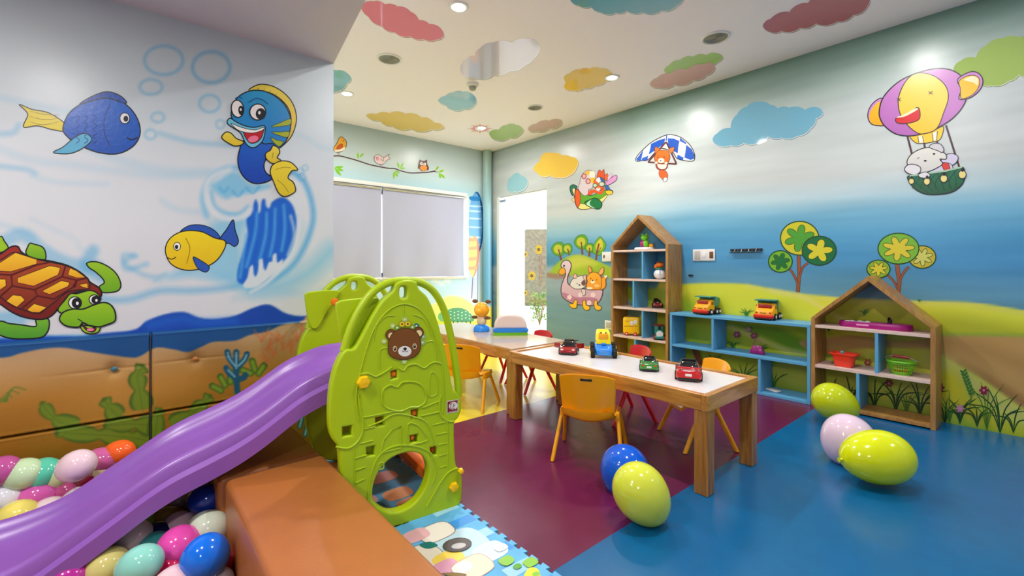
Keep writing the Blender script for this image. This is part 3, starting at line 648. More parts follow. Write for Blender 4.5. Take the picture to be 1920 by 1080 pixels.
p = Paint(f_back, 620, 240, 0.1198)     # birds on a branch
BR = (70, 30, 30)
for P, w in (([(30, 440), (140, 438), (260, 465), (420, 510), (600, 570), (760, 605), (900, 630), (1000, 635), (1090, 668), (1240, 702), (1400, 700), (1540, 690), (1640, 672)], 2.2), ([(1600, 680), (1680, 690)], 1)): p.curve(P, w, BR)
def leaf(x, y, a, L=70, w=30, c=(120, 196, 30)):
    a = math.radians(a); d = (math.cos(a), -math.sin(a)); q = (-d[1], d[0])
    p.blob([(x, y), (x + d[0] * L * .5 + q[0] * w / 2, y + d[1] * L * .5 + q[1] * w / 2), (x + d[0] * L, y + d[1] * L), (x + d[0] * L * .5 - q[0] * w / 2, y + d[1] * L * .5 - q[1] * w / 2)], c, (190, 220, 120), .5)
for q in ((430, 485, 95, 100), (450, 460, 45, 95), (60, 620, -20, 150, 50), (60, 625, -50, 160, 45), (60, 620, 5, 140, 40), (1070, 630, 105, 100), (1085, 630, 55, 110), (1080, 635, 5, 90), (1000, 670, -20, 90), (990, 680, -90, 120), (1000, 690, -55, 90), (1640, 660, 50, 80), (1690, 690, 20, 90), (1700, 700, -80, 90), (1710, 710, -45, 110)): leaf(*q)
p.blob([(130, 160), (170, 140), (205, 165), (245, 215), (240, 290), (210, 340), (150, 375), (80, 375), (45, 345), (50, 300), (95, 240)], (222, 160, 44), (60, 20, 20), 1); p.blob([(150, 370), (80, 375), (60, 350), (150, 330), (225, 300), (210, 345)], (240, 226, 200), None)
p.blob([(90, 325), (120, 275), (160, 250), (185, 260), (180, 300), (140, 330)], (200, 84, 30), (90, 30, 20), .7); p.ell(195, 200, 7, 9, K); p.line([(100, 375), (112, 425)], .8, (150, 110, 70)); p.line([(125, 375), (135, 420)], .8, (150, 110, 70))
p.blob([(680, 470), (710, 425), (760, 422), (810, 460), (850, 455), (915, 410), (900, 450), (925, 480), (870, 510), (840, 550), (790, 572), (730, 560), (690, 520)], (232, 208, 208), (90, 60, 90), .8); p.ell(730, 480, 26, 34, (222, 160, 170)); p.ell(718, 468, 6, 8, K)
p.line([(770, 570), (772, 592)], .8, BR); p.line([(800, 568), (803, 590)], .8, BR); p.line([(672, 462), (690, 470)], 1.4, (200, 90, 90)); p.curve([(780, 480), (820, 520), (830, 470)], .8, (110, 80, 100))
p.blob([(1395, 500), (1420, 515), (1470, 518), (1500, 500), (1505, 560), (1530, 620), (1520, 660), (1490, 640), (1480, 670), (1420, 672), (1395, 640), (1370, 630), (1375, 570)], (96, 44, 30), (50, 20, 20), .6)
p.blob([(1400, 610), (1440, 590), (1500, 600), (1500, 650), (1450, 676), (1405, 650)], (240, 140, 30), None); p.ell(1420, 560, 22, 24, (250, 245, 235)); p.ell(1470, 568, 20, 22, (250, 245, 235)); p.ell(1424, 562, 9, 10, K); p.ell(1466, 570, 9, 10, K); p.blob([(1435, 580), (1452, 580), (1443, 600)], (220, 150, 30), None)
p.build('bird_branch_mural', wb, 'painted branch with three small birds above the window')
p = Paint(f_back, 850, 350, 0.2315)     # tall painted paddles / boards
p.xf(850, 350, .2315); p.ell(188, 295, 58, 255, (14, 84, 160)); p.ell(178, 300, 54, 250, (100, 170, 226))
for y0, h, w in ((80, 34, 46), (0, 0, 0), (150, 16, 50), (190, 18, 46), (250, 16, 50), (320, 16, 50), (400, 20, 44), (460, 12, 40), (510, 10, 24)):
    if h: p.blob([(178 - w, y0), (178 + w * .9, y0 + 6), (178 + w * .8, y0 + h), (178 - w * .7, y0 + h - 2)], (20, 128, 200) if y0 == 80 else (176, 214, 240), None)
p.line([(200, 545), (196, 920)], 1.6, (150, 110, 160)); p.blob([(165, 398), (200, 440), (210, 540), (195, 660), (158, 735), (128, 660), (118, 540), (132, 430)], (240, 130, 110), None)
p.blob([(158, 402), (185, 440), (192, 540), (178, 660), (155, 730), (130, 660), (120, 540), (135, 430)], (250, 214, 110), None)
for y0 in (420, 490, 575, 650): p.blob([(126, y0), (188, y0 - 6), (190, y0 + 18), (124, y0 + 24)], (246, 160, 110), None)
p.line([(158, 735), (148, 905)], 1.8, (130, 90, 140))
p.build('painted_surfboards', wb, 'tall blue striped and orange striped boards painted beside the window')
p = Paint(f_back)
p.blob([(838, 602), (834, 590), (842, 580), (858, 577), (872, 580), (884, 590), (886, 603)], (70, 150, 110), None); p.ell(830, 594, 9, 9, (110, 180, 120))
for i in range(6):
    for j in range(3): p.ell(845 + i * 7, 584 + j * 6 + i % 2 * 2, 1.4, 1.2, (190, 230, 210))
for i in range(6): p.line([(842 + i * 8, 602), (842 + i * 8, 607)], 2, (40, 90, 60))
p.build('caterpillar_mural', wb, 'painted green spotted caterpillar on a yellow hill')

# ------------------------------------------------------------------ right wall with the glass door
DY0, DY1, DZ = 4.20, 5.235, 2.05
def paint_right(px, py, V):
    y = V[:, 1]; z = V[:, 2]
    s = vnoise(y * 1.3, z * 14, 11) + .6 * vnoise(y * 3.1 + 7, z * 30, 12); b = vnoise(y * .9, z * 2.2, 13); zz = z + b * .12
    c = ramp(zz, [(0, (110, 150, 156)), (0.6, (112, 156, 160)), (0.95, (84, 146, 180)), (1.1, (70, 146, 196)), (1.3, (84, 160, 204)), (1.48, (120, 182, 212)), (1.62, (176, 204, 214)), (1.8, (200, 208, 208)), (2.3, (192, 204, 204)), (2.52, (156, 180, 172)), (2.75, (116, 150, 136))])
    c = c + (s * 14)[:, None]
    far = np.clip((y - 2.9) / .4, 0, 1)[:, None]            # the lower wall turns grey-teal near the door
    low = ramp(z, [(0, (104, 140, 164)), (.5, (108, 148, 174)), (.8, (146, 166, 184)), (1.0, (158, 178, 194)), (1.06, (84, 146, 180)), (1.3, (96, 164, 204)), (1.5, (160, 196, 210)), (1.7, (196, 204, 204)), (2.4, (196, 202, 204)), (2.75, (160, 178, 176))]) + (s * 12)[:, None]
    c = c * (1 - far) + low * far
    B = Brush(px, py, c)
    # hills
    B.fill([(1230, 545), (1280, 533), (1340, 531), (1400, 533), (1469, 546), (1567, 557), (1706, 564), (1817, 567), (1920, 582), (2100, 615), (2300, 1100), (1230, 800)], (214, 218, 60), 2.0)
    B.fill([(1560, 585), (1700, 582), (1850, 600), (2000, 640), (2000, 720), (1700, 640)], (166, 172, 30), 14, .8)
    B.stroke([(1400, 536), (1469, 549), (1560, 562), (1700, 568), (1817, 572), (1920, 588)], 5, (214, 210, 120), 5, .7)
    B.stroke([(1445, 545), (1500, 556), (1545, 578), (1590, 605), (1640, 622)], 8, (222, 216, 120), 4, .8)
    B.fill([(1280, 560), (1330, 585), (1400, 600), (1500, 605), (1560, 640), (1530, 700), (1380, 690), (1250, 660)], (150, 172, 30), 12, .8)
    B.fill([(1380, 610), (1460, 615), (1530, 650), (1600, 680), (1540, 690), (1450, 640)], (84, 142, 26), 6, .8)
    B.fill([(1230, 545), (1270, 548), (1310, 580), (1340, 590), (1250, 600)], (150, 186, 50), 6, .8)
    B.fill([(1160, 540), (1250, 545), (1250, 575), (1190, 568)], (150, 176, 40), 4, .9)
    B.stroke([(1365, 612), (1410, 630), (1470, 655), (1520, 665)], 10, (212, 206, 130), 4, .7)
    B.fill([(1295, 620), (1320, 608), (1345, 615), (1352, 640), (1330, 655), (1300, 650)], (140, 176, 40), 3, .8)
    # brown field
    B.fill([(1500, 640), (1600, 630), (1700, 640), (1758, 630), (1817, 629), (1920, 631), (2100, 640), (2100, 850), (1920, 767), (1850, 715), (1789, 680), (1720, 655), (1600, 655), (1540, 665)], (184, 146, 84), 2)
    B.stroke([(1755, 641), (1830, 650), (1930, 690)], 22, (160, 120, 66), 12, .5); B.stroke([(1800, 690), (1860, 722), (1930, 765)], 18, (128, 86, 40), 10, .7); B.stroke([(1740, 628), (1830, 627), (1930, 629)], 5, (120, 160, 60), 3, .7)
    B.stroke([(1560, 655), (1640, 668), (1735, 690)], 16, (200, 176, 100), 8, .6)
    # grass field in front
    B.fill([(1200, 700), (1380, 690), (1530, 672), (1640, 662), (1740, 655), (1789, 682), (1850, 717), (1920, 769), (2100, 880), (2100, 1100), (1200, 900)], (196, 204, 70), 3)
    B.stroke([(1745, 672), (1800, 700), (1860, 745), (1930, 790)], 26, (190, 192, 110), 12, .8)
    B.stroke([(1400, 742), (1560, 775), (1700, 795), (1800, 812), (1930, 840)], 46, (96, 150, 24), 22, .9)
    B.fill([(1760, 700), (1790, 700), (1830, 760), (1900, 800), (1930, 815), (1880, 810), (1790, 770), (1750, 740)], (196, 186, 20), 12, .7)
    # little island hill by the door
    B.fill([(1027, 520), (1040, 498), (1060, 484), (1078, 478), (1094, 479), (1115, 487), (1150, 505), (1150, 522), (1120, 514), (1080, 517), (1050, 516)], (160, 190, 40), 1.5)
    B.fill([(1060, 490), (1078, 480), (1096, 482), (1120, 495), (1090, 500), (1070, 505)], (206, 204, 80), 5, .8)
    B.fill([(1025, 512), (1050, 514), (1070, 518), (1050, 523), (1027, 520)], (160, 120, 110), 2, .9)
    return B.c
hole = lambda c: ~((c[:, 1] > DY0) & (c[:, 1] < DY1) & (c[:, 2] < DZ))
P = plane_grid(Y0, -0.1, 0, ZC, 0.1, lambda u, v: np.stack([np.full_like(u, XW), u, v], -1))
ys = np.concatenate([np.linspace(Y0, -0.1, 20), np.linspace(-0.08, DY0, 300), np.linspace(DY0, YB, 76)[1:]])
zs = np.concatenate([np.linspace(0, DZ, 145), np.linspace(DZ, ZC, 48)[1:]])
U, Vv = np.meshgrid(ys, zs, indexing='ij')
P = np.stack([np.full_like(U, XW), U, Vv], -1)[:, :, :]
wr = grid_mesh('wall_right', P, paint_right, M['wallpaint'], kind='structure', mask=hole, label='long mural wall with sky, hills and trees')
bm = bmesh.new(); bx(bm, XW + .002, XW + .12, Y0, DY0, 0, ZC); bx(bm, XW + .002, XW + .12, DY1, YB + .12, 0, ZC); bx(bm, XW + .002, XW + .12, DY0, DY1, DZ, ZC)
build('wall_right', bm, M['plain'], smooth=None, kind='structure')
bm = bmesh.new(); bx(bm, X0, XW + .12, Y0 - .1, Y0, 0, ZC); build('wall_front', bm, M['plain'], smooth=None, kind='structure')
bm = bmesh.new(); bx(bm, X0 - .1, X0, Y0, YL + .12, 0, ZC); build('wall_west', bm, M['plain'], smooth=None, kind='structure')

door = empty('door_1', (XW, DY0, 0)); tag(door, kind='structure', label='tall glass door with sunflower stickers, blazing with daylight')
bm = bmesh.new()
bx(bm, XW - .01, XW + .12, DY1 - .06, DY1, 0, DZ, .004); bx(bm, XW + .02, XW + .12, DY0, DY0 + .012, 0, DZ); bx(bm, XW + .02, XW + .12, DY0, DY1, DZ - .012, DZ)
child(build('door_frame', bm, M['white'], smooth=None), door)
bm = bmesh.new(); bx(bm, XW + .06, XW + .068, DY0 + .012, DY1 - .06, 0.01, DZ - .014); child(build('glass_leaf', bm, M['glass'], smooth=None), door)
bm = bmesh.new(); bx(bm, XW - .01, XW + .03, DY1 - .21, DY1 - .07, DZ - .085, DZ - .05, .004); child(build('door_closer', bm, M['silver'], smooth=None), door)
def f_door(px, py): return on_x(px, py, XW + .058), Vector((-1, 0, 0))
for x, y, r in ((985, 477, 3.6), (985, 549, 3.2), (1010, 468, 6), (997, 517, 6)):
    p = Paint(f_door)
    for k in range(12):
        a = k * math.pi / 6; p.ell(x + r * .85 * math.cos(a), y + r * 1.1 * math.sin(a), r * .42, r * .22, (246, 208, 30), a=math.degrees(a), n=10)
    p.ell(x, y, r * .45, r * .5, (130, 110, 40)); o = p.build('sunflower_sticker', None); child(o, door)

# ------------------------------------------------------------------ figures painted on the right wall
p = Paint(f_right, 1610, 110, 0.25)      # elephant balloon
PU, PU2, YE, YO = (206, 140, 206), (176, 100, 180), (246, 220, 110), (240, 190, 30)
for a, b in (((365, 580), (402, 725)), ((490, 620), (497, 672)), ((585, 600), (592, 640)), ((655, 500), (755, 815))): p.line([a, b], 4.0, (74, 44, 50))
p.blob([(178, 300), (130, 315), (85, 365), (68, 430), (90, 485), (140, 502), (200, 490), (210, 380)], PU, K, 1.8); p.blob([(170, 330), (125, 345), (88, 400), (80, 450), (100, 488), (150, 498), (190, 480)], YO, None, rgb2=(240, 170, 20))
p.blob([(385, 585), (440, 570), (560, 540), (635, 510), (612, 604), (540, 628), (480, 636), (430, 632)], (240, 200, 40), K, 1.5)
for P in ([(445, 585), (452, 632)], [(478, 580), (490, 634)], [(552, 560), (560, 622)], [(590, 545), (585, 612)]): p.line(P, 1.2, K)
p.poly([(448, 582), (476, 578), (486, 632), (454, 632)], (244, 236, 220)); p.poly([(556, 556), (588, 546), (583, 610), (562, 620)], (244, 236, 220))
p.blob([(155, 390), (180, 300), (250, 215), (340, 150), (450, 105), (560, 78), (660, 78), (740, 108), (790, 160), (810, 230), (805, 310), (760, 390), (690, 460), (600, 515), (480, 562), (380, 580), (280, 565), (200, 510), (162, 450)], PU, K, 2.4, rgb2=PU2)
p.blob([(450, 108), (540, 120), (610, 160), (660, 220), (672, 300), (640, 400), (585, 525), (480, 565), (420, 545), (360, 490), (310, 410), (298, 310), (325, 220), (380, 140)], YE, K, 1.8, rgb2=YO)
p.blob([(740, 165), (780, 125), (850, 98), (905, 115), (932, 165), (915, 225), (860, 280), (800, 304), (752, 300), (768, 230)], PU, K, 2); p.blob([(752, 172), (800, 135), (860, 125), (900, 145), (908, 190), (880, 245), (830, 285), (770, 298), (762, 220)], YO, K, 1.2)
p.blob([(790, 160), (850, 132), (895, 150), (890, 200), (860, 180)], (250, 236, 190), None)
p.blob([(278, 450), (330, 432), (390, 400), (435, 368), (456, 380), (460, 440), (430, 470), (350, 488), (290, 482)], (210, 24, 34), K, 1.6); p.blob([(282, 442), (340, 420), (400, 386), (432, 372), (445, 380), (400, 408), (340, 436)], (250, 236, 200), None)
for x, y in ((540, 256), (302, 308)): p.line([(x - 16, y - 10), (x + 16, y + 12)], 1.3, K); p.line([(x - 12, y + 12), (x + 14, y - 12)], 1.3, K)
p.blob([(370, 905), (380, 880), (480, 865), (600, 850), (700, 835), (780, 815), (798, 880), (770, 950), (700, 1000), (600, 1018), (500, 1015), (420, 975)], (14, 116, 84), K, 2, rgb2=(8, 84, 50))
for i in range(6): p.curve([(400 + i * 62, 885 - i * 10), (440 + i * 58, 940 - i * 8), (520 + i * 42, 1005 - i * 6)], .9, (6, 50, 40)); p.curve([(470 + i * 56, 880 - i * 12), (430 + i * 50, 940 - i * 6), (400 + i * 60, 975 + i * 2)], .9, (6, 50, 40))
p.blob([(640, 730), (700, 712), (745, 735), (735, 775), (700, 800), (650, 800), (620, 770)], (206, 200, 226), K, 1.4)
p.blob([(480, 850), (520, 800), (620, 780), (690, 790), (700, 830), (600, 850)], (206, 200, 226), K, 1.2); p.blob([(625, 790), (670, 785), (685, 832), (645, 838)], (214, 50, 40), K, 1)
p.blob([(365, 790), (385, 730), (450, 685), (530, 668), (610, 690), (655, 720), (655, 755), (610, 755), (630, 790), (570, 830), (490, 856), (420, 850)], (226, 226, 218), K, 1.8, rgb2=(206, 206, 204))
p.blob([(530, 665), (560, 638), (610, 640), (638, 675), (630, 705), (590, 690)], (206, 204, 210), K, 1.5); p.blob([(345, 830), (370, 798), (420, 795), (462, 815), (462, 850), (420, 872), (370, 860)], (222, 220, 226), K, 1.6)
p.ell(500, 767, 11, 7, K); p.ell(566, 715, 10, 7, K); p.curve([(440, 752), (450, 744), (458, 746)], 1, K)
p.line([(385, 880), (520, 860), (650, 843), (778, 814)], 3.2, (160, 200, 170)); p.blob([(450, 870), (500, 850), (535, 870), (520, 895), (465, 892)], (222, 220, 226), K, 1.3)
for x, y, r in ((397, 920, 20), (513, 922, 24), (640, 900, 26), (778, 870, 28)):
    p.ell(x, y, r, r * 1.1, (232, 216, 140), K, 1.3); p.ell(x + 2, y - r - 8, r * .45, r * .55, K)
p.build('elephant_airship_mural', wr, 'painted purple and yellow elephant balloon carrying a baby elephant')

p = Paint(f_right, 1180, 240, 0.1018)    # fox on a hang glider
BL, WH = (14, 84, 190), (236, 234, 226)
p.blob([(115, 590), (150, 510), (250, 400), (400, 270), (560, 180), (700, 125), (820, 130), (950, 175), (1080, 275), (1160, 380), (1205, 500), (1195, 590), (1130, 612), (1020, 600), (880, 560), (790, 440), (560, 380), (350, 580), (230, 600), (160, 615)], WH, K, 1.6)
for P in ([(125, 580), (260, 400), (215, 600), (150, 605)], [(400, 290), (560, 215), (665, 190), (640, 290), (470, 420), (355, 490), (385, 380)], [(708, 190), (820, 195), (925, 240), (905, 330), (892, 465), (800, 420), (715, 340)], [(932, 175), (1055, 275), (1045, 300), (930, 240)],
          [(1050, 310), (1150, 390), (1200, 500), (1195, 565), (1130, 590), (1015, 545), (1035, 430)], [(890, 490), (1000, 545), (990, 595), (880, 560)], [(235, 555), (350, 510), (335, 590), (225, 600)]): p.blob(P, BL, None, sharp=True)
p.line([(690, 130), (680, 240)], 2, BL)
for P in ([(680, 255), (345, 630)], [(680, 255), (870, 660)], [(345, 630), (870, 665)]): p.line(P, 3.2, (90, 34, 44))
p.blob([(490, 640), (560, 655), (660, 660), (705, 655), (700, 730), (650, 770), (560, 775), (500, 730)], (160, 50, 40), K, .8); p.blob([(520, 665), (600, 670), (685, 672), (670, 740), (600, 758), (540, 730)], (240, 222, 200), None)
p.blob([(550, 800), (600, 775), (680, 800), (710, 870), (690, 940), (650, 990), (600, 930), (555, 880)], (228, 92, 26), (90, 30, 20), .8); p.blob([(625, 950), (660, 905), (700, 930), (690, 970), (650, 992)], (245, 240, 230), K, .7)
p.blob([(470, 400), (480, 350), (530, 365), (565, 410), (520, 480), (480, 460)], (236, 110, 40), (90, 30, 20), .9); p.blob([(720, 410), (770, 365), (830, 355), (815, 430), (770, 460)], (236, 120, 50), (90, 30, 20), .9)
p.blob([(465, 560), (500, 460), (570, 412), (680, 412), (740, 470), (745, 570), (700, 640), (600, 655), (500, 640)], (238, 116, 30), (90, 30, 20), .9, rgb2=(224, 90, 20)); p.ell(590, 600, 58, 46, (250, 226, 200)); p.ell(580, 598, 13, 10, K); p.ell(535, 538, 9, 12, K); p.ell(645, 535, 9, 12, K)
p.ell(500, 640, 28, 20, (246, 230, 190)); p.ell(680, 645, 30, 20, (246, 230, 190))
p.build('fox_glider_mural', wr, 'painted orange fox hanging from a blue and white chequered glider')

p = Paint(f_right, 1050, 300, 0.0926)    # aeroplane
p.blob([(200, 560), (240, 505), (300, 505), (350, 545), (300, 600), (265, 720), (225, 680)], (20, 120, 90), K, 1.2); p.blob([(250, 600), (310, 590), (310, 840), (270, 840), (240, 800), (290, 740)], (250, 214, 150), (90, 50, 30), .8)
p.blob([(320, 590), (400, 620), (600, 720), (800, 650), (950, 600), (1060, 620), (1060, 680), (960, 700), (880, 830), (760, 930), (600, 985), (450, 1000), (350, 960), (300, 800)], (104, 180, 34), K, 1.3, rgb2=(80, 160, 30))
p.blob([(400, 880), (500, 890), (700, 860), (960, 700), (880, 830), (740, 940), (600, 985), (450, 998), (370, 965)], (246, 226, 130), (90, 50, 30), .8)
p.blob([(315, 640), (340, 590), (395, 640), (420, 760), (400, 900), (360, 955), (325, 900), (305, 760)], (226, 90, 24), (90, 40, 20), .9)
p.blob([(920, 640), (980, 610), (1060, 630), (1055, 690), (960, 700)], (240, 196, 40), K, .9); p.blob([(910, 520), (960, 505), (1010, 580), (1000, 612), (930, 590)], (40, 100, 170), K, .7)
p.blob([(500, 860), (620, 800), (720, 770), (830, 840), (852, 920), (800, 990), (700, 985), (560, 930)], (14, 120, 60), K, 1.2); p.blob([(540, 880), (640, 800), (605, 860), (620, 920), (720, 985), (580, 930)], (190, 230, 190), None)
p.blob([(370, 570), (400, 470), (430, 340), (500, 240), (600, 205), (690, 250), (725, 360), (700, 480), (640, 580), (580, 600), (570, 690), (500, 725), (420, 660)], (222, 206, 214), (90, 70, 90), .9)
p.blob([(505, 255), (600, 210), (590, 300), (550, 300)], (240, 190, 40), None); p.blob([(620, 370), (715, 365), (690, 460), (640, 460)], (240, 190, 40), None); p.ell(655, 290, 60, 66, (240, 236, 220)); 
for x, y, r in ((490, 330, 44), (572, 430, 44)): p.ell(x, y, r, r * 1.15, (240, 170, 160), (130, 30, 40), 1.4)
p.blob([(560, 700), (600, 620), (700, 600), (800, 640), (900, 560), (890, 640), (830, 700), (700, 660), (620, 710)], (226, 84, 30), None)
p.blob([(750, 340), (770, 250), (800, 200), (850, 235), (890, 190), (905, 290), (900, 380), (800, 360)], (222, 80, 26), (90, 30, 20), .7); p.blob([(905, 330), (960, 270), (975, 350), (940, 420), (910, 400)], (226, 100, 40), (90, 30, 20), .6)
p.blob([(690, 440), (740, 370), (820, 345), (890, 390), (910, 470), (880, 560), (800, 620), (700, 560)], (232, 100, 36), (90, 30, 20), .8); p.blob([(730, 400), (800, 350), (830, 440), (780, 460)], (236, 232, 240), None); p.blob([(815, 350), (885, 395), (900, 450), (840, 440)], (30, 90, 170), None)
p.ell(715, 515, 44, 38, (190, 220, 190), (60, 80, 40), 1.2); p.ell(850, 490, 56, 46, (200, 220, 190), (60, 80, 40), 1.2); p.ell(780, 590, 40, 34, (250, 226, 220), None); p.ell(778, 568, 12, 10, (200, 60, 60))
p.blob([(930, 460), (1010, 390), (1120, 310), (1160, 330), (1140, 410), (1040, 480), (960, 510)], (214, 150, 206), (90, 60, 90), .9); p.blob([(980, 330), (1050, 280), (1060, 330), (980, 410)], (220, 190, 215), (120, 100, 120), .5)
p.build('aeroplane_mural', wr, 'painted green toy aeroplane flown by two goggled animals')

p = Paint(f_right, 1025, 430, 0.1481)    # trees and the swan boat
for tx, ty, bx_, by, r, c in ((150, 250, 185, 390, 80, 0), (265, 245, 290, 325, 60, 0), (440, 160, 455, 320, 82, 1), (545, 235, 540, 345, 52, 1)):
    p.line([(tx, ty - 10), (bx_, by)], 3.6, (128, 66, 50))
    p.blob([(tx + r * math.cos(a * 1.05) * (1 + .12 * (a % 2)), ty + r * 1.1 * math.sin(a * 1.05) * (1 + .1 * (a % 2))) for a in range(6)], (96, 164, 34), (40, 100, 30), .8, n=5)
    p.ell(tx - r * .05, ty, r * .68, r * .72, (196, 196, 50)); p.line([(tx, ty), (tx + (bx_ - tx) * .7, ty + (by - ty) * .7)], 2.4, (128, 66, 50))
p.blob([(680, 90), (720, 140), (752, 190), (735, 250), (690, 320), (640, 320), (585, 290), (600, 190), (640, 130)], (110, 176, 36), (50, 110, 30), .8); p.blob([(680, 120), (715, 180), (700, 250), (640, 280), (625, 200)], (210, 200, 50), None)
p.line([(665, 180), (640, 280), (625, 390)], 3.2, (128, 66, 50)); p.line([(690, 230), (640, 310)], 1.6, (128, 66, 50))
SW = (226, 196, 212)
p.blob([(185, 470), (200, 415), (245, 392), (290, 405), (312, 450), (300, 520), (268, 600), (270, 680), (330, 725), (450, 748), (600, 762), (704, 765), (700, 850), (650, 930), (560, 965), (430, 955), (330, 935), (240, 890), (190, 820), (188, 720), (215, 640), (240, 560)], (230, 206, 220), (70, 50, 70), 1.6, rgb2=(206, 160, 190))
p.blob([(200, 800), (300, 830), (380, 860), (520, 860), (640, 880), (600, 940), (420, 940), (300, 910), (225, 860)], (186, 120, 160), None)
for x, y in ((290, 860), (430, 830), (540, 930), (590, 830)):
    for k in range(5): p.ell(x + 18 * math.cos(k * 1.256), y + 18 * math.sin(k * 1.256), 14, 14, (238, 216, 226), n=10)
p.ell(224, 462, 11, 14, K); p.blob([(155, 545), (180, 500), (215, 485), (240, 520), (235, 560), (190, 578)], (236, 166, 30), (90, 60, 20), 1)
for x in (345, 495, 640):
    p.blob([(x + 15, 895), (x + 45, 900), (x + 40, 960), (x + 35, 990), (x - 5, 1000), (x - 45, 975), (x - 55, 945), (x - 10, 940)] if x < 400 else [(x - 30, 905), (x, 900), (x + 8, 955), (x + 50, 975), (x + 50, 1010), (x + 10, 1025), (x - 25, 1000), (x - 35, 960)], (246, 190, 40), (90, 60, 20), 1)
p.blob([(300, 700), (320, 650), (350, 620), (400, 598), (450, 590), (495, 610), (500, 700), (460, 745), (380, 755), (330, 735)], (228, 222, 226), (80, 60, 60), 1); p.blob([(340, 600), (365, 560), (390, 600), (370, 625)], (236, 180, 176), (80, 60, 60), .8); p.blob([(465, 605), (495, 575), (505, 640), (480, 635)], (236, 190, 186), (80, 60, 60), .8)
p.blob([(445, 670), (480, 640), (498, 680), (480, 715), (450, 700)], (120, 60, 70), None); p.ell(420, 705, 13, 9, K); p.line([(380, 680), (400, 690)], 1, K); p.blob([(450, 760), (495, 770), (490, 830), (462, 830)], (214, 206, 220), (80, 60, 60), .7)
p.blob([(530, 470), (560, 480), (578, 530), (545, 548)], (240, 160, 80), (110, 60, 20), .8); p.blob([(660, 560), (690, 500), (725, 485), (722, 550), (690, 578)], (240, 170, 110), (110, 60, 20), .8)
p.blob([(690, 640), (740, 585), (770, 590), (752, 640), (750, 720), (700, 765), (670, 740)], (244, 160, 30), (110, 60, 20), .9); p.blob([(735, 585), (775, 585), (755, 620)], (246, 240, 226), None)
p.blob([(505, 730), (520, 660), (515, 600), (570, 548), (640, 550), (690, 600), (700, 670), (690, 750), (600, 765), (520, 758)], (246, 176, 36), (110, 60, 20), 1, rgb2=(240, 150, 30)); p.ell(588, 665, 26, 22, (250, 236, 216)); p.ell(588, 648, 10, 8, K); p.ell(565, 625, 6, 7, K); p.ell(640, 640, 6, 7, K)
p.ell(550, 745, 40, 14, (250, 236, 216)); p.ell(640, 715, 34, 20, (248, 200, 120))
p.build('swan_boat_mural', wr, 'painted pink swan boat carrying a kitten and a fox below small trees')

def flower_tree(p, heads, trunk):
    for P, w in trunk: p.curve(P, w + 1.4, (50, 30, 26)); p.curve(P, w, (150, 84, 50))
    for cx, cy, rx, ry, c1, c2, n, ph in heads:
        p.ell(cx, cy, rx, ry, c1, (24, 70, 30), 2.2)
        Q = []
        for i in range(n * 12):
            a = 2 * math.pi * i / (n * 12); q = (.5 + .5 * math.cos(n * (a + ph))); r = .34 + .46 * q ** .55
            a2 = a + 0
            Q.append((cx + rx * r * math.cos(a2), cy + ry * r * math.sin(a2)))
        p.blob(Q, c2, (60, 80, 30), 1.2, sharp=True)
p = Paint(f_right, 1400, 400, 0.27778)
flower_tree(p, [(358, 168, 130, 114, (206, 200, 40), (76, 160, 50), 6, .35), (228, 325, 80, 73, (110, 180, 40), (20, 110, 50), 6, .2), (490, 252, 115, 98, (14, 108, 60), (216, 206, 50), 5, .1)],
            [([(352, 280), (352, 340), (356, 400), (350, 470), (346, 532)], 6), ([(415, 335), (380, 365), (360, 420)], 3), ([(285, 370), (315, 410), (344, 470)], 3)])
p.build('round_tree_mural', wr, 'painted tree with three round green discs, above the blue shelf')
p = Paint(f_right, 1400, 400, 0.27778)
flower_tree(p, [(1185, 295, 92, 76, (196, 180, 50), (206, 206, 100), 7, .3), (1025, 238, 138, 104, (120, 184, 50), (216, 200, 50), 7, .1), (890, 376, 78, 60, (140, 180, 40), (214, 200, 50), 7, .2)],
            [([(1015, 340), (1022, 400), (1030, 460), (1022, 545)], 7), ([(1095, 360), (1060, 400), (1035, 450)], 4), ([(950, 415), (990, 455), (1015, 500)], 3)])
p.build('round_tree_mural', wr, 'painted tree with yellow petalled discs, above the wide house shelf')

def tuft(p, x, y, n, h, w=2.0, c=(30, 90, 30), sp=1.0, rng=random.Random(5)):
    for i in range(n):
        a = (i / (n - 1) - .5) * 1.9 * sp + rng.uniform(-.12, .12); L = h * rng.uniform(.6, 1)
        p.curve([(x, y), (x + L * .45 * math.sin(a * .6), y - L * .55), (x + L * math.sin(a), y - L * math.cos(a * .9))], w, c, True)
p = Paint(f_right)
DG, MG = (24, 70, 24), (60, 120, 30)
for x, y, n, h in ((1875, 813, 7, 92), (1900, 812, 4, 60), (1800, 795, 7, 56), (1772, 795, 5, 66), (1832, 800, 5, 50), (1725, 782, 7, 72), (1680, 772, 6, 62), (1640, 765, 5, 58), (1595, 758, 6, 54), (1560, 750, 4, 44)): tuft(p, x, y, n, h, 2.6, DG)
for x, y, n, h in ((1850, 806, 6, 100), (1780, 795, 5, 70), (1700, 778, 5, 60), (1450, 735, 7, 44), (1395, 725, 6, 50), (1340, 690, 5, 30), (1420, 735, 5, 40)): tuft(p, x, y, n, h, 1.8, MG, .8)
for x, y, n, h in ((1400, 596, 6, 22), (1724, 566, 6, 8), (1375, 655, 5, 20), (1357, 650, 5, 18), (1621, 592, 5, 16), (1430, 660, 5, 18), (1555, 622, 5, 14)): tuft(p, x, y, n, h, 1.6, (40, 120, 40))
p.curve([(1819, 762), (1821, 740), (1816, 715), (1805, 695)], 1.8, (60, 130, 50))
for i in range(8): x = 1822 - i * 2.2; y = 738 - i * 6; p.ell(x - 3, y, 4, 1.8, (40, 120, 50), a=40); p.ell(x + 3, y - 2, 4, 1.8, (40, 120, 50), a=-50)
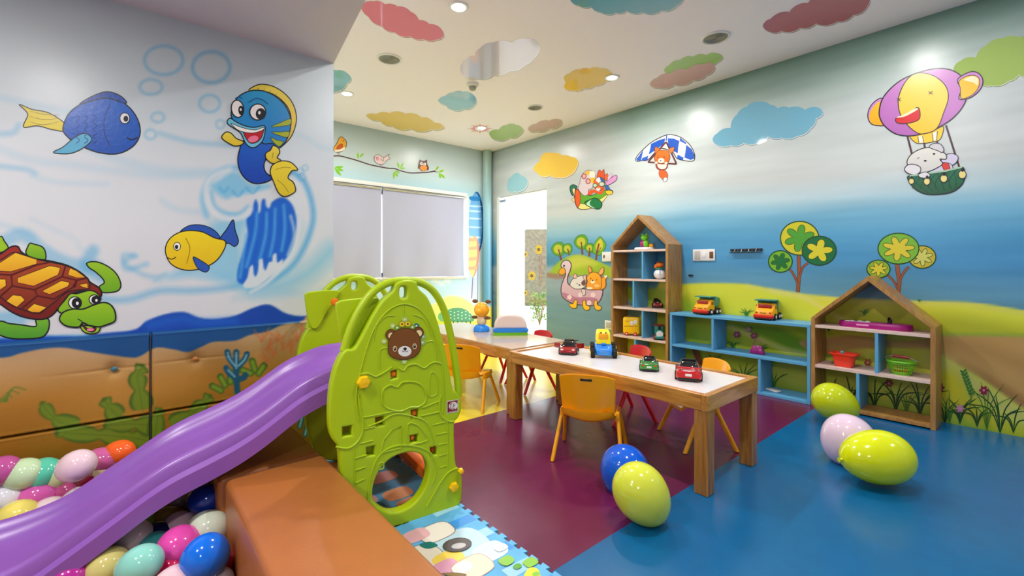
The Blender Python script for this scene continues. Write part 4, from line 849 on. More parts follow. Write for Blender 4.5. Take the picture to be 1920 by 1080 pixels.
for x, y, r, c in ((1763, 726, 9, (130, 20, 50)), (1845, 731, 9, (140, 20, 60)), (1801, 765, 8, (190, 130, 170)), (1668, 718, 8, (140, 50, 30)), (1628, 679, 7, (140, 70, 40)), (1383, 627, 7, (150, 70, 100)), (1415, 629, 7, (150, 70, 100)), (1405, 617, 6, (160, 130, 120))):
    for k in range(6): p.ell(x + r * .6 * math.cos(k * 1.047), y + r * .6 * math.sin(k * 1.047), r * .42, r * .3, c, a=math.degrees(k * 1.047), n=10)
    p.ell(x, y, r * .25, r * .25, (220, 150, 170), n=8)
p.blob([(1300, 655), (1312, 662), (1322, 690), (1310, 680)], (120, 50, 30), None)
p.build('meadow_mural', wr, 'painted meadow grass and small flowers along the foot of the wall')

# clouds stuck on wall and ceiling (thin glossy film, a thing each would peel off as one)
def cloud(fn, P, rgb, label, group, rgb2=None, edge=(236, 234, 226), shift=(1.5, 2)):
    p = Paint(fn, 0, 0, 1); p.layer = 12 if 'overlapping a green' in label else 1
    A = sum(P[i][0] * P[(i + 1) % len(P)][1] - P[(i + 1) % len(P)][0] * P[i][1] for i in range(len(P))); sg = 1 if A > 0 else -1; Q = []
    for i in range(len(P)):       # scalloped outline: one outward bump per stretch
        a, b = np.array(P[i], float), np.array(P[(i + 1) % len(P)], float); d = b - a; nn = np.array((d[1], -d[0])) * sg
        for k in range(8): t = k / 8; Q.append(a + d * t + nn * .13 * math.sin(math.pi * t) ** .8)
    p.layer += 1; p.poly([(q[0] + shift[0], q[1] + shift[1]) for q in Q], tuple(v * .72 for v in rgb)); p.layer += 1; p.poly([(q[0] + shift[0] * .5, q[1] + shift[1] * .5) for q in Q], edge); p.layer += 2; p.poly(Q, rgb, rgb2)  # darker shifted copy paints the cloud's drop shadow below its pale edge
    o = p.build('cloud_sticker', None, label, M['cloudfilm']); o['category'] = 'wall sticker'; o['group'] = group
cw, cc = 'cloud stickers on the right wall', 'cloud stickers on the ceiling'
cloud(f_right, [(1336, 262), (1345, 250), (1370, 240), (1382, 215), (1400, 200), (1425, 191), (1445, 197), (1458, 203), (1480, 202), (1510, 206), (1535, 202), (1543, 212), (1530, 222), (1520, 240), (1495, 255), (1465, 258), (1440, 256), (1425, 266), (1395, 268), (1370, 272), (1345, 272)], (120, 182, 208), 'large sky blue cloud on the wall above the switch plates', cw)
cloud(f_right, [(1000, 318), (1012, 303), (1020, 288), (1035, 287), (1055, 292), (1070, 294), (1083, 300), (1080, 315), (1068, 328), (1050, 332), (1030, 328), (1018, 331), (1008, 324)], (240, 200, 84), 'yellow cloud on the wall above the glass door', cw)
cloud(f_right, [(951, 352), (952, 342), (960, 330), (970, 324), (978, 330), (988, 336), (988, 347), (978, 357), (965, 359), (953, 358)], (146, 196, 210), 'small pale blue cloud at the upper left corner of the glass door', cw)
cloud(f_right, [(1788, 128), (1800, 115), (1830, 108), (1850, 85), (1880, 72), (1910, 70), (1960, 80), (1990, 120), (1960, 140), (1910, 140), (1890, 152), (1860, 160), (1835, 156), (1800, 150)], (168, 196, 108), 'large light green cloud behind the elephant balloon', cw)
for P, c, l in (([(676, 10), (700, 2), (722, 8), (745, 12), (770, 22), (785, 38), (805, 45), (828, 55), (831, 68), (818, 74), (795, 73), (770, 68), (740, 60), (715, 48), (690, 30)], (232, 124, 136), 'rose pink cloud beside the grey soffit edge'),
                ([(863, 128), (875, 110), (890, 104), (900, 90), (925, 80), (960, 80), (985, 73), (1005, 76), (1012, 90), (1000, 108), (985, 120), (955, 132), (925, 140), (895, 147), (870, 142)], (214, 206, 224), 'pale lilac cloud in the middle of the ceiling, shining white'),
                ([(821, 188), (835, 180), (850, 173), (868, 172), (888, 178), (892, 188), (888, 198), (870, 204), (845, 204), (835, 196)], (146, 190, 210), 'sky blue cloud below the smoke detector'),
                ([(1057, 145), (1068, 138), (1088, 130), (1105, 129), (1125, 128), (1143, 133), (1150, 145), (1135, 152), (1115, 160), (1095, 165), (1075, 169), (1058, 164), (1062, 154)], (236, 196, 80), 'small golden cloud touching a lit downlight'),
                ([(686, 216), (705, 214), (730, 212), (760, 213), (790, 220), (815, 230), (833, 238), (810, 242), (770, 241), (735, 236), (712, 226)], (236, 200, 90), 'long golden cloud above the bird branch'),
                ([(917, 248), (935, 243), (950, 234), (968, 234), (981, 242), (975, 252), (955, 258), (930, 262), (920, 256)], (174, 204, 130), 'small green cloud in the far corner of the ceiling'),
                ([(990, 240), (1005, 232), (1030, 226), (1053, 225), (1052, 233), (1030, 240), (1005, 246), (992, 245)], (214, 180, 172), 'small dusky pink cloud in the far corner of the ceiling'),
                ([(1430, 48), (1445, 35), (1480, 22), (1515, 5), (1540, -8), (1590, -16), (1630, -10), (1626, 12), (1600, 28), (1570, 40), (1530, 44), (1500, 52), (1465, 58), (1440, 58)], (190, 96, 108), 'dark rose cloud at the top right of the ceiling'),
                ([(1245, 132), (1255, 122), (1275, 112), (1300, 106), (1325, 103), (1345, 100), (1355, 106), (1345, 116), (1320, 124), (1285, 132), (1255, 138)], (166, 200, 100), 'green cloud overlapping a pink cloud'),
                ([(1218, 158), (1232, 146), (1255, 138), (1290, 130), (1320, 120), (1336, 118), (1340, 128), (1325, 140), (1300, 150), (1265, 158), (1235, 164)], (222, 170, 166), 'pink cloud overlapping a green cloud'),
                ([(1068, -2), (1085, 10), (1108, 12), (1125, 22), (1155, 24), (1175, 20), (1205, 23), (1240, 20), (1270, 10), (1282, -6), (1240, -40), (1110, -40)], (112, 172, 194), 'large teal blue cloud cut by the top of the picture'),
                ([(600, 135), (630, 132), (652, 138), (658, 148), (650, 156), (640, 168), (615, 172), (600, 165)], (130, 184, 206), 'blue cloud half hidden behind the mural wall end')):
    cloud(f_ceil, P, c, l, cc)
p = Paint(f_ceil); x, y = 900, 241
for k in range(16):
    a = k * math.pi / 8; r = 26 if k % 2 == 0 else 20
    p.poly([(x + 10 * math.cos(a - .2), y + 5 * math.sin(a - .2)), (x + r * math.cos(a), y + r * .36 * math.sin(a)), (x + 10 * math.cos(a + .2), y + 5 * math.sin(a + .2))], (226, 110, 120))
o = p.build('star_sticker', None, 'red starburst round the farthest downlight', M['decal']); o['category'] = 'ceiling sticker'

# ------------------------------------------------------------------ ceiling fittings
where = ['in front of the lilac cloud', 'at the end of the golden cloud', 'beside the mural wall end', 'ringed by the red starburst']
for i, (x, y, z) in enumerate(LAMPS):
    seen = i < 4
    t = empty('downlight', (x, y, z), 0, ('round recessed downlight, lit, ' + where[i]) if seen else 'round recessed downlight overhead, ' + ('over the blue floor by the right wall', 'over the maroon floor edge', 'in the soffit above the balloon pit', 'an added fill light in the soffit near the front wall', 'an added fill light in the front right corner', 'an added fill light in the soffit at the far left')[i - 4], 'ceiling light', 'recessed downlights')
    bm = bmesh.new(); lathe(bm, [(.047, -.001), (.047, -.008), (.06, -.010), (.066, -.006), (.067, 0)], 28); build('trim_ring', bm, M['white'], t)
    bm = bmesh.new(); lathe(bm, [(0, -.006), (.046, -.006)], 24); build('diffuser', bm, M['lampglow'], t)
for px, py, r, l in ((730, 110, .10, 'grey round ceiling speaker near the grey soffit'), (1342, 70, .10, 'grey round ceiling speaker near the right wall'), (1003, 201, .085, 'pale round ceiling speaker in the far half')):
    q = on_z(px, py, ZC); t = empty('ceiling_speaker', q, 0, l, 'speaker', 'round ceiling speakers')
    bm = bmesh.new(); lathe(bm, [(r * .84, -.004), (r * .9, -.012), (r, -.008), (r * 1.02, 0)], 36); build('rim', bm, M['white'], t)
    bm = bmesh.new(); lathe(bm, [(0, -.002), (r * .84, -.004)], 36)
    for k in range(1, 8): lathe(bm, [(r * .11 * k, -.004), (r * .11 * k + .003, -.008), (r * .11 * k + .006, -.004)], 30)
    build('grille', bm, M['vent'], t)
q = on_z(886, 157, ZC); t = empty('smoke_detector', q, 0, 'small cream smoke detector above the blue ceiling cloud', 'smoke detector')
bm = bmesh.new(); lathe(bm, [(.055, 0), (.055, -.018), (.045, -.026), (.038, -.03)], 26); build('base', bm, M['white'], t)
bm = bmesh.new(); lathe(bm, [(.034, -.028), (.03, -.055), (.02, -.062), (0, -.062)], 22); build('sensor_cap', bm, M['vent'], t)

# ------------------------------------------------------------------ wall fittings
def plate(y0, y1, z0, z1, label, parts):
    t = empty('switch_plate', (XW, (y0 + y1) / 2, (z0 + z1) / 2), 0, label, 'switch')
    bm = bmesh.new(); bx(bm, XW - .012, XW - .0008, y0, y1, z0, z1, .004); child(build('face_plate', bm, M['white']), t)
    for nm, a, b, c, d, m_ in parts:
        bm = bmesh.new(); bx(bm, XW - .016, XW - .011, a, b, c, d, .0015); child(build(nm, bm, m_), t)
M['socketgrey'] = mat('socket_grey', (190, 186, 182), .4)
plate(1.975, 2.19, 1.09, 1.20, 'white wall plate with sockets and dark switch, right of the tall shelf',
      [('socket', 2.115, 2.17, 1.105, 1.185, M['socketgrey']), ('switch', 2.06, 2.10, 1.12, 1.17, M['white']), ('card_slot', 1.99, 2.025, 1.115, 1.175, M['brown'])])
bm = bmesh.new(); ball(bm, (0, 0, 0), 1, 6); bm.free()
plate(3.16, 3.285, 1.09, 1.20, 'white wall plate half hidden by the left side of the tall shelf', [('switch', 3.245, 3.265, 1.13, 1.165, M['brown'])])
q0, q1 = on_x(1135, 600, XW), on_x(1145, 618, XW)
plate(q1.y - .03, q0.y, q1.z, q0.z, 'small socket plate low beside the tall shelf', [('socket', q1.y - .01, q0.y - .02, q1.z + .02, q0.z - .02, M['socketgrey'])])
t = empty('wall_rack', (XW, 1.70, 1.17), 0, 'dark metal hook rail on the blue wall above the shelf', 'hook rail')
bm = bmesh.new(); bx(bm, XW - .012, XW - .001, 1.565, 1.835, 1.175, 1.195, .002); bx(bm, XW - .03, XW - .012, 1.565, 1.835, 1.158, 1.164, .001); child(build('rail', bm, M['metal']), t)
for i in range(9):
    y = 1.58 + i * .03; bm = bmesh.new(); tube(bm, [(XW - .012, y, 1.19), (XW - .028, y, 1.182), (XW - .032, y, 1.17), (XW - .024, y, 1.160)], .003, 6); child(build('hook', bm, M['silver'] if i % 2 else M['metal']), t)
bm = bmesh.new(); bx(bm, XW - .012, XW - .001, 2.19, 2.235, .943, .958, .002); tag(build('wall_clip', bm, M['black']), 'tiny black clip on the blue wall below the socket plate', 'clip')

# ------------------------------------------------------------------ outside the glass door
bm = bmesh.new(); bx(bm, XW + .12, 14, 1, 16, -.06, -.005); build('ground', bm, M['concrete'], smooth=None, kind='structure')
t = empty('stone_pillar', (8.15, 8.65, 0), -YAW, 'mottled stone garden pillar outside the glass door', 'pillar')
bm = bmesh.new(); box(bm, (0.02, 0, .99), (.62, .4, 1.98), .02); build('shaft', bm, M['stone'], t)
bm = bmesh.new(); bx(bm, .1, .13, -.215, -.195, .5, 1.6); build('dark_strip', bm, M['brown'], t)
t = empty('garden_shrub', (5.48, 5.72, -.005), 0, 'light green bushy shrub outside the glass door', 'shrub')
bm = bmesh.new(); rg = random.Random(2)
for i in range(420):
    a, b = rg.uniform(0, 6.28), rg.uniform(0, 1); r = .21 * math.sqrt(rg.random()) * (1 - .35 * b); c = Vector((r * math.cos(a), r * math.sin(a), .08 + .5 * b))
    d = Vector((rg.uniform(-1, 1), rg.uniform(-1, 1), rg.uniform(-.3, 1))).normalized() * .035; e = d.cross(Vector((rg.uniform(-1, 1), rg.uniform(-1, 1), 1))).normalized() * .012
    bm.faces.new([bm.verts.new(c + v) for v in (-d, e, d, -e)])
build('leaves', bm, M['foliage'], t, kind=None)
bm = bmesh.new()
for i in range(7): a = i * .9; tube(bm, [(0, 0, 0), (.05 * math.cos(a), .05 * math.sin(a), .2), (.13 * math.cos(a), .13 * math.sin(a), .45)], .006, 5)
build('stems', bm, M['brown'], t)

# ================================================================== SOFT PIT WALL, MATS
for y0, y1, x0, x1, lab in ((-1.3, 1.862, .255, .59, 'long tan padded bench wall in the foreground beside the green slide'), (1.875, 2.34, .235, .585, 'short tan padded bench block in shade under the purple slide')):
    t = empty('padded_bench', ((x0 + x1) / 2, (y0 + y1) / 2, 0), 0, lab, 'padded bench')
    bm = bmesh.new(); box(bm, (0, 0, .15), (x1 - x0, y1 - y0, .298), .022, seg=4); build('cushion', bm, M['leather'], t, smooth=50)
    bm = bmesh.new(); hx, hy = (x1 - x0) / 2 - .004, (y1 - y0) / 2 - .004
    tube(bm, [(-hx, -hy, .283), (hx, -hy, .283), (hx, hy, .283), (-hx, hy, .283)], .0022, 6, closed=True); build('piping', bm, mat('tan_piping', (176, 96, 40), .4), t)
bm = bmesh.new(); bx(bm, -1.6, .25, -1.2, 2.64, .002, .03, .006); tag(build('pit_floor_pad', bm, mat('pit_pad', (150, 92, 40), .6, noise=.1), kind=None), 'tan floor pad of the balloon pit, seen between the balloons', 'floor pad')

# foam puzzle mat under and before the slide
def mat_outline(x0, x1, y0, y1, tooth=.028):
    P = []
    def edge(a, b):
        a, b = Vector(a), Vector(b); L = (b - a).length; d = (b - a) / L; q = Vector((d.y, -d.x)); n = int(L / (2 * tooth)); s = L / n
        for i in range(n):
            for f, h in ((0, 0), (.28, 0), (.2, .6), (.8, .6), (.72, 0)): P.append(tuple(a + d * (i + f) * s + q * h * tooth))
    edge((x0, y0), (x1, y0)); edge((x1, y0), (x1, y1)); edge((x1, y1), (x0, y1)); edge((x0, y1), (x0, y0))
    return P
def foam_mat(x0, x1, y0, y1, lab, far):
    t = empty('foam_mat', ((x0 + x1) / 2, (y0 + y1) / 2, 0), 0, lab, 'play mat', 'foam puzzle mats round the slide')
    me = ext2d([mat_outline(x0, x1, y0, y1)], .010, 0.0, Matrix.Translation((0, 0, .0062)))
    child(link('foam_tile', me, mat('foam_blue', (96, 178, 226), .5, noise=.12, nscale=9), smooth=None), t)
    def f_m(a, b): return Vector((a, b, .0112)), Vector((0, 0, 1))
    p = Paint(f_m); rg = random.Random(4 if far else 9)
    def cl(cx, cy, r, c, out=None):
        p.blob([(cx + r * math.cos(a * .785) * (1 + .15 * (a % 2)), cy + r * .8 * math.sin(a * .785) * (1 + .15 * (a % 2))) for a in range(8)], c, out, .003, n=4)
    if not far:
        for i in range(7): p.poly([(x1 - .12, y0 + .10 + i * .12), (x1 - .005, y0 + .10 + i * .12), (x1 - .005, y0 + .15 + i * .12), (x1 - .12, y0 + .155 + i * .12)], (60, 150, 226) if i % 2 else (160, 212, 238))
        cl(.92, 1.40, .12, (190, 222, 236)); cl(1.0, 1.30, .06, (206, 230, 240), (240, 246, 250)); cl(.76, 1.42, .105, (232, 226, 208), (120, 100, 80)); cl(.91, 1.53, .07, (240, 234, 222), (120, 100, 80)); cl(.84, 1.56, .05, (232, 180, 186))
        p.blob([(.82, 1.50), (.86, 1.49), (.87, 1.45), (.83, 1.46)], (14, 120, 116), None, n=4)
        cl(.86, 1.36, .055, (244, 214, 90)); cl(.83, 1.33, .045, (226, 160, 190)); cl(.80, 1.24, .06, (226, 150, 196)); cl(.90, 1.27, .07, (246, 218, 196), (200, 160, 140)); cl(.80, 1.14, .07, (240, 230, 214), (150, 120, 100)); cl(.87, 1.29, .035, (244, 240, 232))
        p.blob([(.80, 1.31), (.84, 1.28), (.86, 1.25), (.83, 1.26)], (140, 110, 50), (70, 50, 20), .002, n=4); p.curve([(.86, 1.22), (.90, 1.17), (.93, 1.14)], .004, (150, 80, 60))
        p.blob([(.88, 1.12), (.92, 1.17), (.97, 1.15), (1.0, 1.10), (1.01, 1.03), (.90, 1.0)], (232, 226, 30), None, n=4); p.blob([(.98, 1.10), (1.04, 1.14), (1.06, 1.11), (1.0, 1.04)], (226, 226, 60), None, n=4); p.blob([(.84, 1.08), (.92, 1.09), (.95, 1.02), (.86, .98)], (30, 140, 180), None, n=4)
        cl(1.04, 1.29, .025, (240, 240, 236))
        for i in range(16): cl(x1 - .04 + rg.uniform(-.05, .03), rg.uniform(.88, 1.24), rg.uniform(.012, .028), rg.choice([(90, 170, 60), (60, 140, 60), (200, 216, 60), (140, 200, 70)]))
        p.ell(.925, 1.405, .052, .040, (86, 76, 78), (50, 44, 46), .003, a=-25); p.ell(.925, 1.395, .028, .018, (200, 196, 200), (60, 54, 56), .002, a=-25)
    else:
        for i in range(10): cl(rg.uniform(x0 + .1, x1 - .1), rg.uniform(y0 + .1, y1 - .1), rg.uniform(.05, .1), rg.choice([(226, 120, 90), (40, 110, 150), (236, 170, 120), (120, 190, 220), (240, 190, 190)]))
    o = p.build('printed_picture', None, 'printed sky, clouds, wheel and flowers' if not far else 'printed soft coloured clouds', M['wallpaint']); child(o, t)
foam_mat(.61, 1.085, .80, 1.66, 'blue foam puzzle mat with cloud print in front of the green slide', False)
foam_mat(.61, 1.085, 1.68, 2.50, 'blue foam puzzle mat lying inside the green slide frame', True)

# ================================================================== SLIDE
TH = -0.11; EX = Vector((math.cos(TH), math.sin(TH), 0)); NN = Vector((-EX.y, EX.x, 0)); P0 = Vector((.88, 1.66, 0))
def pn(px, py, s=0.0):
    d = ray(px, py); t = (NN.dot(P0) + s) / NN.dot(Vector((d.x, d.y, 0))); q = Vector((0, 0, EYE)) + d * t
    return ((q - P0).dot(EX), q.z)
def pmat(s): return Matrix(((EX.x, 0, -NN.x, P0.x + NN.x * s), (EX.y, 0, -NN.y, P0.y + NN.y * s), (0, 1, 0, 0), (0, 0, 0, 1)))
def W3(u, z, s): q = P0 + EX * u + NN * s; return Vector((q.x, q.y, z))
slide = empty('toddler_slide', (P0.x, P0.y + .38, 0), 0, 'lime green toddler slide with a long purple chute running down into the balloons', 'slide')
body = [(655, 955), (641, 905), (637, 855), (634, 838), (624, 825), (618, 805), (617, 770), (620, 730), (626, 700), (633, 680), (643, 662), (652, 655), (664, 654), (676, 636), (696, 598), (716, 566), (738, 545), (742, 533), (752, 527), (768, 525), (782, 529), (787, 542), (803, 558), (818, 592), (832, 640), (843, 690), (850, 728), (858, 736), (865, 750), (866, 768), (860, 784), (853, 794), (853, 830), (856, 872), (863, 882), (867, 896), (867, 930), (863, 946), (850, 956), (820, 966), (790, 976), (765, 985), (740, 990), (700, 992), (670, 985)]
PB = [pn(x, y) for x, y in body]; PB = [(u, max(z, .003)) for u, z in PB]
outline = [tuple(q) for q in cat(PB, True, 4)]
outline = [(u, max(z, .003)) for u, z in outline]
def pxloop(P, n=4, sm=True): Q = [pn(x, y) for x, y in P]; return [tuple(q) for q in (cat(Q, True, n) if sm else Q)]
hole_arch = pxloop([(699, 925), (704, 900), (716, 878), (735, 860), (756, 851), (778, 849), (796, 858), (804, 878), (802, 902), (792, 926), (776, 946), (755, 958), (732, 962), (712, 952), (701, 940)])
slot = pxloop([(751, 541), (757, 538), (764, 541), (764, 556), (758, 559), (751, 556)], 3)
sq = [[(643, 802), (660, 799), (660, 817), (643, 820)], [(705, 784), (720, 781), (720, 798), (705, 801)], [(772, 770), (785, 767), (785, 783), (772, 786)], [(770, 818), (784, 815), (784, 829), (770, 832)], [(688, 840), (703, 837), (703, 854), (688, 857)], [(808, 840), (820, 837), (820, 853), (808, 856)], [(734, 697), (745, 694), (745, 709), (734, 712)]]
holes = [hole_arch, slot] + [pxloop(q, 1, False) for q in sq]
def hoop_px(P): return [pn(x, y) for x, y in P]
hoop = [tuple(q) for q in cat(hoop_px([(648, 660), (655, 635), (667, 603), (684, 572), (705, 547), (732, 531), (765, 526), (795, 531), (818, 547), (836, 578), (848, 620), (857, 670), (863, 715), (865, 745)]), False, 4)]
wing = pxloop([(636, 580), (641, 568), (655, 564), (700, 560), (720, 566), (690, 615), (668, 655), (648, 650)], 3)
for s, nm in ((0.027, 'near'), (.76, 'far')):
    me = ext2d([outline] + (holes if nm == 'near' else [slot]), .05, .009, pmat(s)); child(link('side_panel', me, M['lime'], smooth=35, label='near side panel with arched doorway and bear face' if nm == 'near' else 'far side panel in plain lime green'), slide)
    bm = bmesh.new(); tube(bm, [W3(u, z, s) for u, z in hoop], .0158, 12); child(build('hand_rail', bm, M['lime2']), slide)
    sw = s + (.035 if nm == 'near' else -.035)
    me = ext2d([wing], .018, .005, pmat(sw)); child(link('side_wing', me, M['lime'], smooth=35), slide)
panel = [o for o in bpy.data.objects if o.name.startswith('side_panel')][0]
# raised moulding lines on the near panel
bm = bmesh.new()
def ridge(P, r=.0032, closed=False, sm=True):
    Q = [pn(x, y) for x, y in P]; Q = cat(Q, closed, 5) if sm else Q
    tube(bm, [W3(u, z, .0015) for u, z in Q], r, 6, closed=closed)
ridge([(672, 790), (668, 740), (680, 680), (700, 620), (725, 585), (757, 570), (790, 583), (812, 620), (828, 680), (832, 740), (830, 775)], .003)
ridge([(757, 572), (757, 598)], .002); ridge([(674, 702), (690, 700), (703, 706), (712, 703), (726, 695), (735, 688)], .0035)
ridge([(748, 690), (757, 695), (765, 686), (780, 683), (795, 690), (806, 683), (816, 679), (828, 682)], .0035)
ridge([(716, 748), (718, 732), (732, 722), (745, 726), (755, 717), (775, 716), (790, 722), (799, 738), (797, 754), (785, 763), (770, 764), (752, 771), (732, 768), (720, 760)], .0035, True)
ridge([(680, 783), (712, 777), (745, 770)], .003); ridge([(790, 780), (825, 772)], .003); ridge([(792, 765), (825, 752)], .003)
for P in ([(682, 805), (704, 800)], [(676, 832), (700, 826)], [(665, 860), (688, 853)], [(666, 882), (686, 876)], [(667, 906), (684, 898)], [(812, 797), (838, 791)], [(818, 815), (838, 811)], [(822, 834), (838, 831)], [(824, 855), (838, 851)], [(826, 877), (838, 873)], [(664, 842), (665, 908)], [(839, 790), (840, 880)]): ridge(P, .0025, sm=False)
ridge([(713, 850), (752, 840), (752, 800), (735, 806), (720, 824), (713, 850)], .003, sm=False); ridge([(764, 836), (801, 826), (796, 812), (784, 798), (765, 796), (764, 836)], .003)
ridge([(690, 960), (692, 910), (706, 862), (735, 838), (775, 836), (808, 850), (818, 880), (810, 910)], .0035); ridge([(690, 800), (715, 790), (745, 776), (790, 786), (805, 800), (815, 830), (820, 838)], .003)
ridge([(711, 870), (719, 868), (719, 878), (710, 880)], .0022, True); ridge([(630, 838), (655, 840), (675, 822), (681, 796), (676, 770), (672, 740)], .004); ridge([(826, 742), (824, 762), (828, 780), (842, 790), (853, 790)], .004)
ridge([(800, 950), (826, 905), (842, 885), (858, 878)], .004); ridge([(712, 690), (711, 670), (714, 655), (732, 652)], .0022); ridge([(815, 690), (818, 660), (812, 640), (800, 642)], .0022)
ridge([(700, 640), (706, 612), (722, 594), (740, 592)], .0022); ridge([(776, 590), (796, 600), (810, 630)], .0022); ridge([(805, 740), (806, 705), (812, 698), (819, 706), (820, 735), (812, 743)], .0022, True)
r_ = build('moulding', bm, M['lime2']); child(r_, panel) if False else child(r_, slide)
# knobs
for x, y, r in ((681, 716, .026), (850, 912, .021), (863, 882, .012), (627, 566, .02)):
    s = 0.0 if (x, y) != (627, 566) else .68
    u, z = pn(x, y, s); bm = bmesh.new(); lathe(bm, [(r, 0), (r, .010), (r * .82, .018), (0, .020)], 6, rot=Matrix.Rotation(math.pi / 2 + 0, 3, 'X'))
    bmesh.ops.rotate(bm, cent=(0, 0, 0), matrix=Matrix.Rotation(TH, 3, 'Z'), verts=bm.verts); bmesh.ops.translate(bm, vec=W3(u, z, s + .001), verts=bm.verts)
    child(build('hex_knob', bm, M['yknob'] if x != 627 else M['orange_p'], smooth=None), slide)
for (x, y), r in (((740, 703), .013), ((779, 777), .012), ((776, 823), .010), ((814, 846), .009)):
    u, z = pn(x, y); bm = bmesh.new(); ball(bm, W3(u, z, .02), (r, r, r), 14); child(build('peg', bm, M['orange_p'] if r > .0095 else M['tred']), slide)
# sticker decals
def f_p(px, py): u, z = pn(px, py); return W3(u, z, .0017), -NN
p = Paint(f_p, 540, 510, .2222)
for x, y, c in ((885, 455, (190, 214, 110)), (1085, 455, (40, 110, 120)), (1140, 545, (150, 190, 120)), (810, 585, (190, 214, 110)), (985, 400, (180, 210, 120)), (980, 755, (180, 210, 120)), (1135, 595, (150, 190, 110)), (920, 470, (130, 170, 40)), (1050, 465, (130, 170, 40))):
    p.ell(x, y, 24, 22, c, None); p.ell(x, y, 9, 8, (235, 240, 200))
p.ell(962, 440, 26, 24, (240, 214, 40), (110, 90, 10), .8); p.ell(1010, 438, 26, 24, (240, 214, 40), (110, 90, 10), .8); p.ell(962, 440, 9, 9, (120, 90, 20)); p.ell(1010, 438, 9, 9, (120, 90, 20))
B1, B2 = (126, 74, 20), (66, 36, 14)
for x in (868, 1098): p.ell(x, 530 if x < 900 else 510, 44, 46, B1, B2, 1.2); p.ell(x + (2 if x < 900 else 6), 538 if x < 900 else 516, 25, 27, (240, 220, 160))
p.blob([(845, 640), (850, 580), (880, 520), (935, 484), (1000, 475), (1060, 490), (1100, 530), (1118, 590), (1115, 650), (1085, 700), (1030, 728), (950, 738), (885, 720), (850, 690)], B1, B2, 1.3)
p.ell(984, 668, 56, 44, (240, 238, 232)); p.ell(986, 648, 15, 12, (40, 26, 16)); p.curve([(960, 662), (972, 674), (986, 662), (1000, 674), (1012, 662)], 1, (40, 26, 16))
for x, y in ((901, 647), (1066, 626)): p.ell(x, y, 17, 24, (246, 230, 170)); p.ell(x, y, 12, 18, (56, 22, 22)); p.ell(x - 2, y - 7, 4, 5, (240, 240, 240))
child(p.build('bear_sticker', None, 'round brown bear face decal with a flower crown', M['decal']), slide)
p = Paint(f_p, 540, 740, .25)
p.blob([(1192, 48), (1278, 34), (1276, 128), (1192, 144)], (226, 216, 200), None, sharp=True); p.blob([(1197, 54), (1273, 41), (1271, 122), (1197, 137)], (132, 16, 34), None, sharp=True); p.ell(1240, 84, 34, 30, (236, 226, 216), a=-25)
for P in ([(1212, 62), (1222, 78), (1220, 96)], [(1232, 58), (1222, 78)], [(1240, 92), (1244, 66), (1252, 88)], [(1241, 82), (1250, 80)], [(1216, 96), (1226, 112), (1226, 122)], [(1236, 94), (1226, 112)], [(1238, 120), (1246, 98), (1254, 114)], [(1240, 110), (1250, 108)]): p.line(P, 1.1, (120, 14, 30))
p.line([(1206, 130), (1264, 119)], .7, (226, 200, 190))
child(p.build('brand_sticker', None, 'small dark red square sticker with white YaYa lettering', M['decal']), slide)
# chute
CU = [(-.02, .668), (-.12, .668), (-.22, .662), (-.29, .645), (-.4, .60), (-.52, .52), (-.60, .475), (-.68, .442), (-.78, .405), (-.85, .368), (-.92, .322), (-.98, .283), (-1.05, .238), (-1.12, .196), (-1.2, .168), (-1.3, .15), (-1.42, .145), (-1.5, .14)]
CC = cat(CU, False, 4); secs = []
for i, (u, z) in enumerate(CC):
    sk = .125 if u < -.2 else .10 + .025 * (-u / .2)
    if u < -1.0: sk = max(.105, .125 - (-1.0 - u) * .06)
    prof = [(.102, -sk), (.100, -.066), (.118, -.052), (.120, -.016), (.127, -.004), (.140, 0), (.152, -.006), (.165, -.03), (.185, -.058), (.22, -.072), (.28, -.078), (.36, -.08), (.44, -.078), (.50, -.072), (.535, -.058), (.553, -.03), (.566, -.006), (.578, 0), (.591, -.004), (.598, -.016), (.600, -.052), (.618, -.066), (.616, -sk), (.598, -sk), (.592, -.075), (.56, -.072), (.50, -.086), (.36, -.092), (.22, -.086), (.16, -.072), (.126, -.075), (.120, -sk)]
    secs.append([W3(u, max(.012, z + dz), s) for s, dz in prof])
bm = bmesh.new(); loft(bm, secs); child(build('chute', bm, M['purple'], smooth=50), slide)
# platform and steps
def pbox(nm, u0, u1, s0, s1, z0, z1, m_, bev=.01, lab=None):
    bm = bmesh.new(); box(bm, (0, 0, 0), (u1 - u0, s1 - s0, z1 - z0), bev, rot=Matrix.Rotation(TH, 3, 'Z')); bmesh.ops.translate(bm, vec=W3((u0 + u1) / 2, (z0 + z1) / 2, (s0 + s1) / 2), verts=bm.verts)
    child(build(nm, bm, m_, label=lab), slide)
pbox('platform', -.12, .10, .055, .735, .53, .57, M['orange_p'], lab='orange platform board')
for i, (u, z) in enumerate(((.19, .05), (.14, .21), (.10, .37))): pbox('step', u - .055, u + .055, .055, .735, z, z + .055, M['orange_p'])

